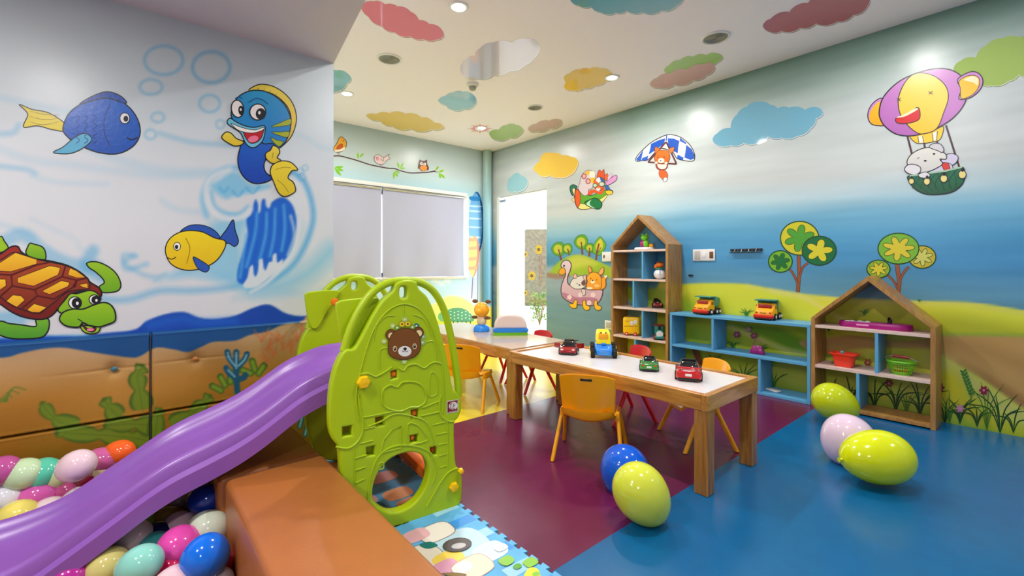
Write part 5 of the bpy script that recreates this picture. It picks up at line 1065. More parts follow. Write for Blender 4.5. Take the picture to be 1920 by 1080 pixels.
# ================================================================== BALLOONS
def balloon(center, Lg, Wd, axis, rgb, label, group, key):
    mk = 'balloon_rubber_' + key
    m_ = M.get(mk) or M.setdefault(mk, balloonmat(rgb, key))
    axis = Vector(axis).normalized(); rot = axis.to_track_quat('Z', 'Y')
    t = empty('balloon', center, 0, label, 'balloon', group); t.rotation_mode = 'QUATERNION'; t.rotation_quaternion = rot
    bm = bmesh.new(); prof = []
    for k in range(23):
        a = math.pi * k / 22; z = -Lg / 2 * math.cos(a); r = Wd / 2 * math.sin(a) * (1 + .10 * -math.cos(a)) / (1.0)
        if k == 0: prof.append((0, -Lg / 2)); continue
        prof.append((max(r, 0.0 if k == 22 else .002), z))
    prof[-1] = (0, Lg / 2)
    lathe(bm, prof, 28); build('skin', bm, m_, t, smooth=80)
    bm = bmesh.new(); lathe(bm, [(0, -Lg / 2 + .004), (Wd * .03, -Lg / 2 - .001), (Wd * .022, -Lg / 2 - Wd * .04), (Wd * .045, -Lg / 2 - Wd * .07), (0, -Lg / 2 - Wd * .06)], 10); build('knot', bm, m_, t)
    return t
UPV = Vector((0, 0, 1)); RTV = Vector((RT[0], RT[1], 0)); FWV = Vector((FW[0], FW[1], 0))
def bpx(px, py, d): return Vector((0, 0, EYE)) + ray(px, py) * d
def ang(a, back=0.0): a = math.radians(a); return RTV * math.cos(a) + UPV * math.sin(a) + FWV * back      # narrow end points opposite
g = 'loose balloons on the floor'
YB_ = (214, 226, 20)
balloon(bpx(1170, 884, 2.13), .245, .222, ang(78), (10, 96, 220), 'blue balloon on the maroon floor behind a yellow balloon, by the amber chair', g, 'blue')
balloon(bpx(1204, 927, 1.84), .262, .218, ang(125), (216, 224, 70), 'yellow balloon in front of the blue balloon, nearest the wooden table leg', g, 'lemon')
balloon(bpx(1567, 756, 2.98), .30, .235, ang(147), (200, 214, 20), 'lime yellow balloon leaning against the wide house shelf', g, 'acid')
balloon(bpx(1588, 825, 2.40), .27, .24, ang(64), (230, 206, 226), 'pale pink balloon between two yellow balloons on the blue floor', g, 'blush')
balloon(bpx(1643, 857, 2.15), .325, .245, ang(4), (222, 232, 10), 'big bright yellow balloon alone in front on the blue floor', g, 'bright')
BAL = [  # px, py, w, h, angle, colour, key, words
 (2, 884, 52, 44, 20, (186, 84, 150), 'plum', 'plum pink balloon cut by the left picture edge at the back of the pit'),
 (40, 889, 72, 52, 12, (196, 224, 180), 'mint_cream', 'pale green balloon at the back left of the pit'),
 (80, 890, 40, 40, 60, (90, 200, 170), 'seafoam', 'sea green balloon peeping out beside the pale green one'),
 (108, 892, 54, 46, 60, (206, 220, 160), 'pale_lime', 'pale lime balloon tucked behind the blush white one'),
 (142, 874, 68, 56, 25, (234, 206, 214), 'blushwhite', 'blush white balloon standing highest at the back of the pit'),
 (190, 862, 50, 38, -10, (206, 100, 160), 'rose', 'rose pink balloon right under the orange one'),
 (222, 848, 44, 34, 5, (250, 104, 40), 'orange', 'orange balloon against the ochre wall pad'),
 (188, 888, 58, 46, 35, (234, 220, 170), 'cream', 'cream balloon touching the upper side of the chute'),
 (156, 899, 30, 26, 0, (160, 30, 60), 'wine', 'small wine red balloon in the gap under the blush white one'),
 (14, 934, 54, 52, 70, (226, 226, 234), 'snow', 'white balloon at the left picture edge'),
 (64, 931, 78, 54, 10, (214, 96, 176), 'orchid', 'bright orchid pink balloon in the middle left of the pit'),
 (124, 921, 64, 50, 20, (196, 84, 140), 'deep_rose', 'deep rose balloon right of the bright orchid one'),
 (140, 938, 56, 42, 30, (232, 222, 230), 'lilac_white', 'lilac white balloon half hidden by the chute'),
 (30, 970, 76, 50, 18, (236, 222, 110), 'butter', 'butter yellow balloon nearest the lower left of the chute'),
 (88, 962, 60, 40, 25, (232, 210, 214), 'shell', 'shell pink balloon wedged against the chute beside the butter one'),
 (-12, 962, 40, 34, 0, (30, 110, 180), 'steel', 'blue balloon cut off by the left edge'),
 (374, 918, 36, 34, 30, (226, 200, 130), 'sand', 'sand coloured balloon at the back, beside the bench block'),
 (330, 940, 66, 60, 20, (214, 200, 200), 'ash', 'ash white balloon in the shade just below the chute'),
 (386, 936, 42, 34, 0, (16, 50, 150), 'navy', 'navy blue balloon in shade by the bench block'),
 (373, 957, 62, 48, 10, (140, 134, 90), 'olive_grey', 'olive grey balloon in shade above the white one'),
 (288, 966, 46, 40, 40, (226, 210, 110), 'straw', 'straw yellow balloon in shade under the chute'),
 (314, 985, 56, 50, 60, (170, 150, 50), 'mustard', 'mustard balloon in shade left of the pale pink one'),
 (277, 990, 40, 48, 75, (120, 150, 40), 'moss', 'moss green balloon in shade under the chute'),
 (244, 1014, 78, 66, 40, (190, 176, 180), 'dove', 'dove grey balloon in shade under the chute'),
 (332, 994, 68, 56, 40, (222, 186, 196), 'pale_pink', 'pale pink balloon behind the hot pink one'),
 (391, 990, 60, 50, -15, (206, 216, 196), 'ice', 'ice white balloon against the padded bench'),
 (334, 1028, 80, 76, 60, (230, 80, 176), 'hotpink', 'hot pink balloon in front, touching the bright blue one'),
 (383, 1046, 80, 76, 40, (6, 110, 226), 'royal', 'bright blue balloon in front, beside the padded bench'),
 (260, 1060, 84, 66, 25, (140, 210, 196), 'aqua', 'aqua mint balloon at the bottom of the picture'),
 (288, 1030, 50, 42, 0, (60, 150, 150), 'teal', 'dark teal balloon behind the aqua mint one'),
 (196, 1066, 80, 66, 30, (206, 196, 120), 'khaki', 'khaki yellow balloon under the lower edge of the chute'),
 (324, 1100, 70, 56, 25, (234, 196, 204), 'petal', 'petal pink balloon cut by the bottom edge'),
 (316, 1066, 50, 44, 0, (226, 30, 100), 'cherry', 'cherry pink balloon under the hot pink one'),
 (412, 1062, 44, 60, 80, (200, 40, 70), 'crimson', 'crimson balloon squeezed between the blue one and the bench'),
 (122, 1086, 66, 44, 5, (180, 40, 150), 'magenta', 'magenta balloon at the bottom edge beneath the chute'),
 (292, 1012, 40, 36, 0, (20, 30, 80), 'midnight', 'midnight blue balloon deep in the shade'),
 (408, 1088, 50, 36, 0, (170, 160, 170), 'pewter', 'pewter grey balloon at the bottom beside the bench'),
]
SOL = []
for px, py, w, h, a, c, k, l in BAL:
    # these small balloons are about 14 cm; partly hidden ones sit a little deeper in the heap
    S = .095 if k in ('crimson', 'cherry', 'pewter') else .140 if w >= 60 else .130
    d = 846 * S / max(w, 60) * (1 + ((0.10 if py < 985 and px < 240 else .03) if w < 60 else 0)) * {'royal': .93, 'hotpink': .955, 'aqua': .97}.get(k, 1); rank = {'royal': 5, 'hotpink': 4, 'aqua': 4, 'ice': 2, 'ash': 2, 'dove': 2, 'orchid': 4, 'blushwhite': 4, 'butter': 4, 'mint_cream': 3, 'snow': 2}.get(k, 1 if w >= 60 else 0); SOL.append([Vector((px, py)), d, S / 2, w, rank])
def bfix(q):
    px, py = q[0]; r = ray(px, py); rz = -r.z
    if EYE - rz * q[1] < q[2] + .03: q[1] = (EYE - .03 - q[2]) / rz
    if px < 240 and py < 985: q[1] = max(q[1], (NN.dot(P0) + .618 + .85 * q[2]) / NN.dot(Vector((r.x, r.y, 0))))
    if r.y * q[1] > YL - .042 - q[2]: q[1] = (YL - .042 - q[2]) / r.y
    if r.x > 0.02 and r.x * q[1] > .262 - q[2] * .75: q[1] = (.262 - q[2] * .75) / r.x
for it in range(300):
    for i in range(len(SOL)):
        for j in range(i):
            A, B_ = SOL[i], SOL[j]; pa, pb = ray(*A[0]) * A[1], ray(*B_[0]) * B_[1]; gap = (pa - pb).length - .93 * (A[2] + B_[2])
            if gap < 0:
                f, n_ = (A, B_) if (-A[4], A[1]) > (-B_[4], B_[1]) else (B_, A)
                f[1] += min(.008, -gap * .5)
    for q in SOL: bfix(q)
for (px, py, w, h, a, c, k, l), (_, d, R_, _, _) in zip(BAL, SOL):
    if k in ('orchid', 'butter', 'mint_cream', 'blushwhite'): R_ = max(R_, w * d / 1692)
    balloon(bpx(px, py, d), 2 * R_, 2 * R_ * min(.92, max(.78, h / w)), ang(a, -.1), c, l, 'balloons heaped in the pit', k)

# the layer underneath that carries the heap
CEN = [(ray(q[0][0], q[0][1]) * q[1] + Vector((0, 0, EYE)), q[2]) for q in SOL]; rg = random.Random(11); FC = [(236, 214, 200), (120, 200, 190), (220, 130, 180), (230, 220, 130), (170, 200, 220)]; nf = 0
for c0, r0 in list(CEN):
    z = c0.z - .125
    while z > .03 + .03 and nf < 40:
        zz = max(z, .096)
        for tr_ in range(14):
            q = Vector((min(.16, c0.x + rg.uniform(-.07, .07)), min(c0.y + rg.uniform(-.05, .07), YL - .11), zz))
            if all((q - c).length > .112 for c, _ in CEN): break
        else: q = None
        if q is not None:
            u = (q - P0).dot(EX); sN = (q - P0).dot(NN); zr = np.interp(-u, [-a for a, b in CU], [b for a, b in CU])
            if not (.05 < sN < .66 and q.z + .065 > zr - .13 and -1.5 < u):
                k = rg.randrange(5); balloon(q, .130, .118, (rg.uniform(-1, 1), rg.uniform(-1, 1), rg.uniform(.2, 1)), FC[k], ('cream', 'turquoise', 'rose', 'straw', 'pale blue')[k] + ' balloon low in the heap, mostly covered by others', 'balloons low in the pit heap', 'low%d' % k)
                CEN.append((q, .065)); nf += 1
        if zz <= .0961: break
        z -= .12

# ================================================================== TABLES
def table(x0, x1, y0, y1, H_, lab, framed):
    t = empty('activity_table', ((x0 + x1) / 2, (y0 + y1) / 2, 0), 0, lab, 'table')
    w, d = x1 - x0, y1 - y0; a = .033
    for sx in (-1, 1):
        bm = bmesh.new(); box(bm, (sx * (w / 2 - a / 2), 0, H_ - .0375), (a, d - 2 * a - .0006, .075), .003); build('side_rail', bm, woodL, t, smooth=None)
    for sy in (-1, 1):
        bm = bmesh.new(); box(bm, (0, sy * (d / 2 - a / 2), H_ - .0375), (w, a, .075), .003); build('end_rail', bm, woodW, t, smooth=None)
    bm = bmesh.new(); box(bm, (0, 0, H_ - (.016 if framed else .004)), (w - 2 * a + .001 if framed else w - .012, d - 2 * a + .001 if framed else d - .012, .012), .001)
    if not framed: bmesh.ops.translate(bm, vec=(0, 0, .005), verts=bm.verts)
    build('table_top', bm, M['top'] if framed else M['top2'], t, smooth=None, label='white laminate top' if framed else 'glossy pale birch top')
    for sx in (-1, 1):
        for sy in (-1, 1):
            bm = bmesh.new(); box(bm, (sx * (w / 2 - .036), sy * (d / 2 - .036), (H_ - .075) / 2), (.066, .066, H_ - .0755), .004); build('leg', bm, M['woodv'], t, smooth=None)
    return t
woodL = woodmat('oak_rail_long', (206, 146, 66), (160, 98, 34), .32, (25, 2, 25)); woodW = woodmat('oak_rail_end', (206, 146, 66), (160, 98, 34), .32, (2, 25, 25))
table(1.985, 2.535, .978, 2.378, .46, 'low wooden play table with white top carrying toy cars and a tractor', True)
table(2.03, 2.60, 2.392, 3.86, .458, 'low wooden table with pale glossy top, carrying the puppy toy, nearer the door', False)

# ================================================================== CHAIRS
def chair(cx, cy, yaw, mk, lab, label_plate=True):
    m_ = M[mk]; t = empty('toddler_chair', (cx, cy, 0), math.radians(yaw), lab, 'chair', 'plastic toddler chairs at the two tables')
    # backrest: curved shell, leaning back
    bm = bmesh.new(); n, k = 14, 12; fr, bk = [], []
    for i in range(n + 1):
        u = i / n * 2 - 1; rf, rb = [], []
        for j in range(k + 1):
            v = j / k; hw = .150 - .010 * (1 - v) ; edge = 1 - .10 * abs(u) ** 4 * v
            y = u * hw; z = .255 + (.480 - .255) * v - .022 * abs(u) ** 3 * v - (.0 if j else .03 * (1 - u * u) * -1) * 0
            if j == 0: z = .285 - .035 * (1 - u * u)
            x = -.118 - .045 * v + .035 * u * u
            rf.append(bm.verts.new((x + .006, y, z))); rb.append(bm.verts.new((x - .006, y, z)))
        fr.append(rf); bk.append(rb)
    for i in range(n):
        for j in range(k):
            bm.faces.new((fr[i][j], fr[i + 1][j], fr[i + 1][j + 1], fr[i][j + 1])); bm.faces.new((bk[i][j], bk[i][j + 1], bk[i + 1][j + 1], bk[i + 1][j]))
    for i in range(n):
        for J in (0, k): bm.faces.new((fr[i][J], bk[i][J], bk[i + 1][J], fr[i + 1][J]))
    for I in (0, n):
        for j in range(k): bm.faces.new((fr[I][j], fr[I][j + 1], bk[I][j + 1], bk[I][j]))
    bmesh.ops.recalc_face_normals(bm, faces=bm.faces)
    bmesh.ops.bevel(bm, geom=[e for e in bm.edges if e.calc_face_angle(0) > 1.0], offset=.004, segments=2, affect='EDGES')
    b = build('backrest', bm, m_, t, smooth=50)
    bm = bmesh.new(); box(bm, (-.1615, 0, .452), (.006, .062, .014), .002); build('hand_slot', bm, M['metal'], b, label='grey metallic hand slot')
    # seat: dished shell merging into a deep curved rear lip
    bm = bmesh.new(); top, bot = [], []; n, k = 14, 14
    for i in range(n + 1):
        u = i / n * 2 - 1; a_, c_ = [], []
        for j in range(k + 1):
            v = j / k; x = -.135 + .28 * v; hw = .148 - .018 * abs(v - .4)
            z = .262 - .012 * (1 - u * u) - .010 * math.sin(v * math.pi) - (.028 * (max(0, v - .82) / .18) ** 2)
            if v < .15: z += .03 * ((.15 - v) / .15) ** 2
            a_.append(bm.verts.new((x, u * hw * (1 - .12 * max(0, v - .85) / .15), z))); c_.append(bm.verts.new((x + (.006 if j == 0 else 0), u * (hw - .006), z - .014 - (.030 * (1 - u * u) * max(0, 1 - v / .3)))))
        top.append(a_); bot.append(c_)
    for i in range(n):
        for j in range(k):
            bm.faces.new((top[i][j], top[i + 1][j], top[i + 1][j + 1], top[i][j + 1])); bm.faces.new((bot[i][j], bot[i][j + 1], bot[i + 1][j + 1], bot[i + 1][j]))
        for J in (0, k): bm.faces.new((top[i][J], bot[i][J], bot[i + 1][J], top[i + 1][J]))
    for I in (0, n):
        for j in range(k): bm.faces.new((top[I][j], top[I][j + 1], bot[I][j + 1], bot[I][j]))
    s_ = build('seat', bm, m_, t, smooth=55)
    for sy in (-1, 1):
        bm = bmesh.new(); box(bm, (0.0, sy * .149, .238), (.13, .022, .05), .006); build('side_bracket', bm, m_, s_)
    for sx in (-1, 1):
        for sy in (-1, 1):
            bm = bmesh.new(); A = Vector((sx * .035, sy * .150, .25)); B_ = Vector((sx * .150, sy * .182, .004)); secs = []
            for f in range(6):
                q = A.lerp(B_, f / 5); a1 = .017 - .004 * f / 5; b1 = .011
                secs.append([(q.x + a1 * math.cos(w) , q.y + b1 * math.sin(w), q.z) for w in [2 * math.pi * m / 12 for m in range(12)]])
            loft(bm, secs); build('leg', bm, m_, t, smooth=60)
    return t
chair(1.95, 1.625, 31, 'chair_y', 'amber yellow chair tucked at the near side of the white table, behind the blue balloon')
chair(1.95, 2.80, 28, 'chair_y', 'amber yellow chair half hidden behind the green slide')
chair(2.587, 1.351, 144, 'chair_y', 'amber yellow chair on the shelf side of the white table, by its end leg')
chair(2.63, 1.90, 150, 'chair_r', 'red chair on the shelf side of the white table')
chair(2.62, 2.85, 166, 'chair_r', 'red chair where the two tables meet, below the glass door')
chair(2.67, 3.29, 176, 'chair_r', 'red chair at the far table, nearest the window')

# ================================================================== SHELVES
XF, XBK = 3.89, 4.146
def house(y0, y1, ze, zp, shelves, divs, lab, kind):
    t = empty('house_shelf', ((XF + XBK) / 2, (y0 + y1) / 2, 0), 0, lab, 'shelf'); yc = (y0 + y1) / 2; hw = (y1 - y0) / 2; th = .026; dx = (XBK - XF)
    def ad(nm, bm, m_, l=None): return build(nm, bm, m_, t, smooth=None, label=l)
    for s in (-1, 1):
        bm = bmesh.new(); box(bm, (0, s * (hw - th / 2), ze / 2), (dx, th, ze), .002); ad('side_board', bm, M['woodshelf'])
        # roof slope: parallelogram extruded through the depth
        bm = bmesh.new(); nrm = Vector((zp - ze, hw)).normalized() * th * 1.0
        A = (s * hw, ze); B_ = (0, zp); Cc = (0, zp - th * math.hypot(hw, zp - ze) / hw); D = (s * (hw - th), ze - 0.0)
        D = (s * (hw - th), ze - 0.004)
        f1 = [bm.verts.new((-dx / 2, q[0], q[1])) for q in (A, B_, Cc, D)]; f2 = [bm.verts.new((dx / 2, q[0], q[1])) for q in (A, B_, Cc, D)]
        bm.faces.new(f1); bm.faces.new(f2[::-1])
        for i in range(4): bm.faces.new((f1[i], f2[i], f2[(i + 1) % 4], f1[(i + 1) % 4]))
        ad('roof_board', bm, M['woodshelf'])
    for z in shelves:
        bm = bmesh.new(); box(bm, (0, 0, z - .01), (dx - .004, 2 * (hw - th) - .001, .02), .001)
        ad('shelf_board', bm, M['shelfwhite'] if z > .06 else M['woodshelf'], 'whitewashed shelf board' if z > .06 else None)
    for y, a, b in divs:
        bm = bmesh.new(); box(bm, (0, y - yc, (a + b) / 2), (dx - .006, .018, b - a - .001), .001); ad('divider', bm, M['blue'], 'sky blue divider board')
    return t
house(2.305, 2.966, 1.25, 1.557, [1.205, .91, .615, .32, .03], [(2.587, .91, 1.185), (2.693, .615, .89), (2.587, .32, .595), (2.674, .03, .30)], 'tall narrow wooden shelf shaped like a house with a pointed roof', 'tall')
house(.444, 1.130, .655, .975, [.605, .31, .03], [(.742, .31, .585), (.846, .03, .29)], 'wide low wooden shelf shaped like a house, beside the blue shelf', 'low')
t = empty('cube_shelf', ((XF + XBK) / 2, 1.71, 0), 0, 'sky blue open shelf unit between the two house shelves, trucks on top', 'shelf')
y0, y1, dx = 1.136, 2.290, XBK - XF
for nm, a in (('top_board', (0, 0, .591, dx, y1 - y0, .022)), ('side_board', (0, -(y1 - y0) / 2 + .011, .29, dx, .022, .578)), ('side_board', (0, (y1 - y0) / 2 - .011, .29, dx, .022, .578)), ('middle_board', (0, 0, .298, dx - .004, y1 - y0 - .046, .02)),
              ('bottom_board', (0, 0, .012, dx - .004, y1 - y0 - .046, .022)), ('divider', (0, 1.882 - 1.713, .444, dx - .006, .02, .268)), ('divider', (0, 1.497 - 1.713, .155, dx - .006, .02, .262))):
    bm = bmesh.new(); box(bm, a[:3], a[3:], .0015); build(nm, bm, M['blue'], t, smooth=None)

# ================================================================== TOYS
def sect(x, hw, z0, z1, e=.45, n=20, taper=0.0):
    P = []
    for i in range(n):
        a = 2 * math.pi * i / n + math.pi / n; c, s = math.cos(a), math.sin(a); y = hw * math.copysign(abs(c) ** e, c); zz = math.copysign(abs(s) ** e, s)
        y *= 1 - taper * max(0, zz); P.append((x, y, (z0 + z1) / 2 + (z1 - z0) / 2 * zz))
    return P
def yaw_of(v): return math.atan2(v.y, v.x)
def car(px, py, z, yaw, L, Wd, H_, body, lab, open_top=False, doors=False, group=None):
    q = on_z(px, py, z); t = empty('toy_car', (q.x, q.y, z), math.radians(yaw), lab, 'toy car', group); h = Wd / 2; g = H_ * .12
    bm = bmesh.new(); X = [-.5, -.485, -.42, -.30, -.12, .10, .28, .40, .47, .5]; T = [.46, .60, .66, .64, .60, .58, .52, .44, .36, .26]; Wf = [.80, .9, .97, 1, .95, .93, .97, .96, .86, .66]
    loft(bm, [sect(x * L, h * w, g, g + H_ * .92 * tt, .38, taper=.10) for x, tt, w in zip(X, T, Wf)]); build('body', bm, body, t, smooth=50)
    bm = bmesh.new(); zb = g + H_ * .50
    loft(bm, [sect(x * L, h * w, zb, zb + H_ * tt, .5, taper=.22) for x, tt, w in ((-.34, .06, .70), (-.24, .34, .74), (-.12, .48, .72), (.02, .47, .72), (.14, .30, .76), (.24, .06, .78))]); build('windows', bm, M['glassdark'], t, smooth=50)
    if not open_top:
        bm = bmesh.new(); loft(bm, [sect(x * L, h * .56, zb + H_ * tt, zb + H_ * tt + H_ * .04, .5) for x, tt in ((-.16, .43), (-.12, .46), (.0, .46), (.04, .44))]); build('roof', bm, body if not doors else M['glassdark'], t)
    else:
        bm = bmesh.new(); tube(bm, [(-.14 * L, -h * .62, zb + H_ * .1), (-.12 * L, -h * .5, zb + H_ * .5), (-.12 * L, h * .5, zb + H_ * .5), (-.14 * L, h * .62, zb + H_ * .1)], H_ * .05, 8); build('roll_bar', bm, M['black'], t)
    bm = bmesh.new(); box(bm, (-.455 * L, 0, g + H_ * .72), (L * .07, Wd * .92, H_ * .05), .001)
    for s in (-1, 1): box(bm, (-.44 * L, s * h * .6, g + H_ * .64), (L * .03, .003, H_ * .16), .0005)
    build('spoiler', bm, body if open_top else M['black'], t)
    for sx in (-.31, .30):
        for sy in (-1, 1):
            bm = bmesh.new(); r = H_ * .27; cyl(bm, (sx * L, sy * h * .80, r), (sx * L, sy * h * 1.02, r), r, n=20); w_ = build('wheel', bm, M['tyre'], t)
            bm = bmesh.new(); cyl(bm, (sx * L, sy * h * 1.015, r), (sx * L, sy * h * 1.035, r), r * .6, n=10); build('rim', bm, M['silver'], w_, smooth=None)
    for s in (-1, 1):
        bm = bmesh.new(); ball(bm, (-.492 * L, s * h * .62, g + H_ * .42), (.004, h * .17, H_ * .07), 12); build('tail_light', bm, M['tred'], t)
        bm = bmesh.new(); ball(bm, (.455 * L, s * h * .60, g + H_ * .33), (L * .03, h * .16, H_ * .06), 12); build('head_light', bm, M['white'], t)
    bm = bmesh.new(); box(bm, (-.497 * L, 0, g + H_ * .06), (.012, Wd * .8, H_ * .14), .002); build('rear_bumper', bm, M['black'], t)
    bm = bmesh.new(); box(bm, (.46 * L, 0, g + H_ * .04), (.03, Wd * .78, H_ * .12), .002); build('front_bumper', bm, M['black'], t)
    bm = bmesh.new(); box(bm, (-.503 * L, 0, g + H_ * .30), (.003, Wd * .24, H_ * .14), .0005); build('number_plate', bm, M['white'], t)
    if doors:
        for s in (-1, 1):
            bm = bmesh.new(); box(bm, (0, 0, 0), (L * .24, .004, H_ * .42), .001, rot=Matrix.Rotation(s * -.9, 3, 'Z')); bmesh.ops.translate(bm, vec=(.06 * L, s * (h + L * .085), g + H_ * .50), verts=bm.verts); build('open_door', bm, body, t)
    return t
gc = 'toy cars parked on the white table'
T1 = .448
car(1067, 661, T1, 217, .225, .122, .082, M['crimson'], 'dark red toy sports car with black windows and open doors, left of the tractor', doors=True, group=gc)
car(1217, 691, T1, 33, .195, .104, .068, M['green'], 'green toy sports car seen from behind, between the tractor and the red car', open_top=True, group=gc)
car(1291, 706, T1, 28.5, .265, .132, .088, M['red'], 'bright red open toy sports car with a white number plate, nearest the table corner', open_top=True, group=gc)

def toy(name, px, py, z, yaw, lab, ct, group=None, x=None, dx=0):
    q = on_z(px, py, z) if x is None else on_x(px, py, x); return empty(name, (q.x + dx, q.y, z), math.radians(yaw), lab, ct, group)
def P_(t, nm, m_, fn, smooth=45, label=None, parent=None):
    bm = bmesh.new(); fn(bm); return build(nm, bm, m_, parent or t, smooth=smooth, label=label)
# tractor: faces the camera
t = toy('toy_tractor', 1131, 668, T1, 222, 'blue toy tractor with a yellow cab on the white table', 'toy tractor')
P_(t, 'bonnet', M['tblue'], lambda b: (loft(b, [sect(x, w, z0, z1, .35) for x, w, z0, z1 in ((-.085, .05, .03, .085), (-.03, .055, .028, .09), (.03, .056, .02, .085), (.07, .054, .018, .07), (.092, .046, .022, .055))]), box(b, (.02, 0, .088), (.06, .03, .012), .004)))
P_(t, 'cab', M['tyellow'], lambda b: (loft(b, [sect(x, .048, .086, z1, .3, taper=.12) for x, z1 in ((-.07, .165), (-.06, .172), (.0, .172), (.02, .150), (.034, .096))]),))
P_(t, 'cab_window', M['tamber'], lambda b: box(b, (.018, 0, .135), (.03, .062, .036), .004, rot=None))
P_(t, 'cab_sign', M['brown'], lambda b: [box(b, (.022, s * .016, .158), (.004, .014, .008), .001) for s in (-1, 1)])
P_(t, 'grille', mat('toy_blue_light', (110, 190, 240), .3), lambda b: [box(b, (.0925, 0, .03 + i * .008), (.004, .06, .003), .001) for i in range(3)])
for sx, r in ((-.045, .042), (.055, .03)):
    for sy in (-1, 1):
        w_ = P_(t, 'wheel', M['tyre'], lambda b: (lathe(b, [(0, -.014), (r * .8, -.014), (r, -.008), (r, .008), (r * .8, .014), (0, .014)], 20, rot=Matrix.Rotation(math.pi / 2, 3, 'X'), c=(sx, sy * .070, r)), [box(b, (sx + r * math.cos(k * .524), sy * .070, r + r * math.sin(k * .524)), (.006, .024, .006), .001) for k in range(12)]))
        P_(t, 'hub', M['tyellow'], lambda b: cyl(b, (sx, sy * .082, r), (sx, sy * .088, r), r * .45, n=14), parent=w_)
# dump trucks on the blue shelf
def truck():
    t = empty('toy_dump_truck', (0, 0, 0), 0)
    P_(t, 'cab', M['tamber'], lambda b: (loft(b, [sect(x, w, .03, z1, .3, taper=.08) for x, w, z1 in ((.0, .072, .135), (.03, .074, .138), (.055, .074, .13), (.078, .073, .095), (.108, .070, .082), (.118, .06, .07))]),))
    P_(t, 'windscreen', M['crimson'], lambda b: box(b, (.0755, 0, .108), (.006, .10, .036), .004, rot=None), label='dark red windscreen')
    for s in (-1, 1): P_(t, 'side_window', M['crimson'], lambda b: box(b, (.035, s * .0725, .106), (.034, .004, .030), .003))
    P_(t, 'bumper', M['tred'], lambda b: (box(b, (.112, 0, .032), (.026, .150, .030), .008), box(b, (.0, 0, .022), (.2, .12, .02), .004)))
    P_(t, 'skirt', M['black'], lambda b: box(b, (.108, 0, .013), (.022, .138, .012), .003))
    for s in (-1, 1): P_(t, 'head_light', M['tred'], lambda b: ball(b, (.119, s * .050, .062), (.003, .008, .007), 12))
    P_(t, 'badge_lettering', M['brown'], lambda b: [box(b, (.1205, (k - 2) * .009, .060), (.002, .0045, .009), .0003) for k in range(5)])
    def bed(b):
        S = [(-.12, .05, .10, .150), (-.10, .055, .07, .156), (-.03, .072, .062, .160), (.0, .076, .07, .164)]
        loft(b, [sect(x, w, z0, z1, .25) for x, w, z0, z1 in S]); box(b, (.03, 0, .160), (.10, .158, .010), .004)
    P_(t, 'dump_bed', M['tteal'], bed)
    for sx in (.062, -.03, -.078):
        for sy in (-1, 1):
            w_ = P_(t, 'wheel', M['tyre'], lambda b: lathe(b, [(0, -.013), (.022, -.013), (.028, -.008), (.028, .008), (.022, .013), (0, .013)], 20, rot=Matrix.Rotation(math.pi / 2, 3, 'X'), c=(sx, sy * .066, .028)))
            P_(t, 'hub', M['white'], lambda b: cyl(b, (sx, sy * .078, .028), (sx, sy * .082, .028), .013, n=14), parent=w_)
    return t
tr = truck(); tr.location = (4.03, on_x(1323, 585, 4.0).y, .6025); tr.rotation_euler.z = math.radians(176)
tag(tr, 'orange toy dump truck with teal bed, the left one on the blue shelf', 'toy truck', 'dump trucks on the blue shelf')
t2 = copy_tree(tr); t2.location = (4.03, on_x(1437, 598, 4.0).y, .6025); t2.rotation_euler.z = math.radians(184)
tag(t2, 'orange toy dump truck with teal bed, the right one beside the painted grass tuft')

# puppy toy on the far table
T2 = .4592
t = toy('puppy_toy', 903, 622, T2, 205, 'puppy toy with amber head, beige body and blue base, on the far table', 'toy')
P_(t, 'base', M['tblue'], lambda b: lathe(b, [(0, 0), (.062, 0), (.07, .008), (.066, .03), (.05, .045), (.03, .05), (0, .05)], 30))
P_(t, 'torso', M['beige'], lambda b: ball(b, (0, 0, .075), (.042, .044, .036), 22))
P_(t, 'head', M['tamber'], lambda b: (ball(b, (0, 0, .150), (.062, .066, .052), 28), ball(b, (.055, 0, .14), (.03, .03, .024), 16)))
for s in (-1, 1):
    P_(t, 'ear', M['brown'], lambda b: ball(b, (0, s * .062, .207), (.014, .028, .014), 16, rot=None))
    P_(t, 'paw', M['brown'], lambda b: ball(b, (.01, s * .062, .098), (.014, .030, .012), 16))
# burger-like drum toy
t = toy('drum_toy', 957, 628, T2, 232, 'white domed toy with blue and green base on the far table', 'toy')
P_(t, 'green_base', M['tgreen'], lambda b: loft(b, [sect(x, w, 0, .024, .35, n=24) for x, w in ((-.05, .085), (-.044, .096), (.044, .096), (.05, .085))]))
P_(t, 'blue_band', M['tblue'], lambda b: loft(b, [sect(x, w, .022, .046, .4, n=24) for x, w in ((-.052, .088), (-.046, .099), (.046, .099), (.052, .088))]))
dm = [(.092 * math.copysign(abs(math.cos(a)) ** .55, math.cos(a)) * (1 - .10 * math.sin(a)), .044 + .086 * math.sin(a) ** .75) for a in [math.pi * k / 28 for k in range(29)]]
link('dome', ext2d([dm], .078, .012, Matrix(((0, 0, 1, 0), (1, 0, 0, 0), (0, 1, 0, 0), (0, 0, 0, 1)))), mat('toy_ivory', (226, 206, 198), .35), t, smooth=50)
P_(t, 'rivets', M['white'], lambda b: [ball(b, (-.040, .074 * math.cos(a), .062 + .055 * math.sin(a)), .0035, 8) for a in [math.pi * k / 10 for k in range(11)]])

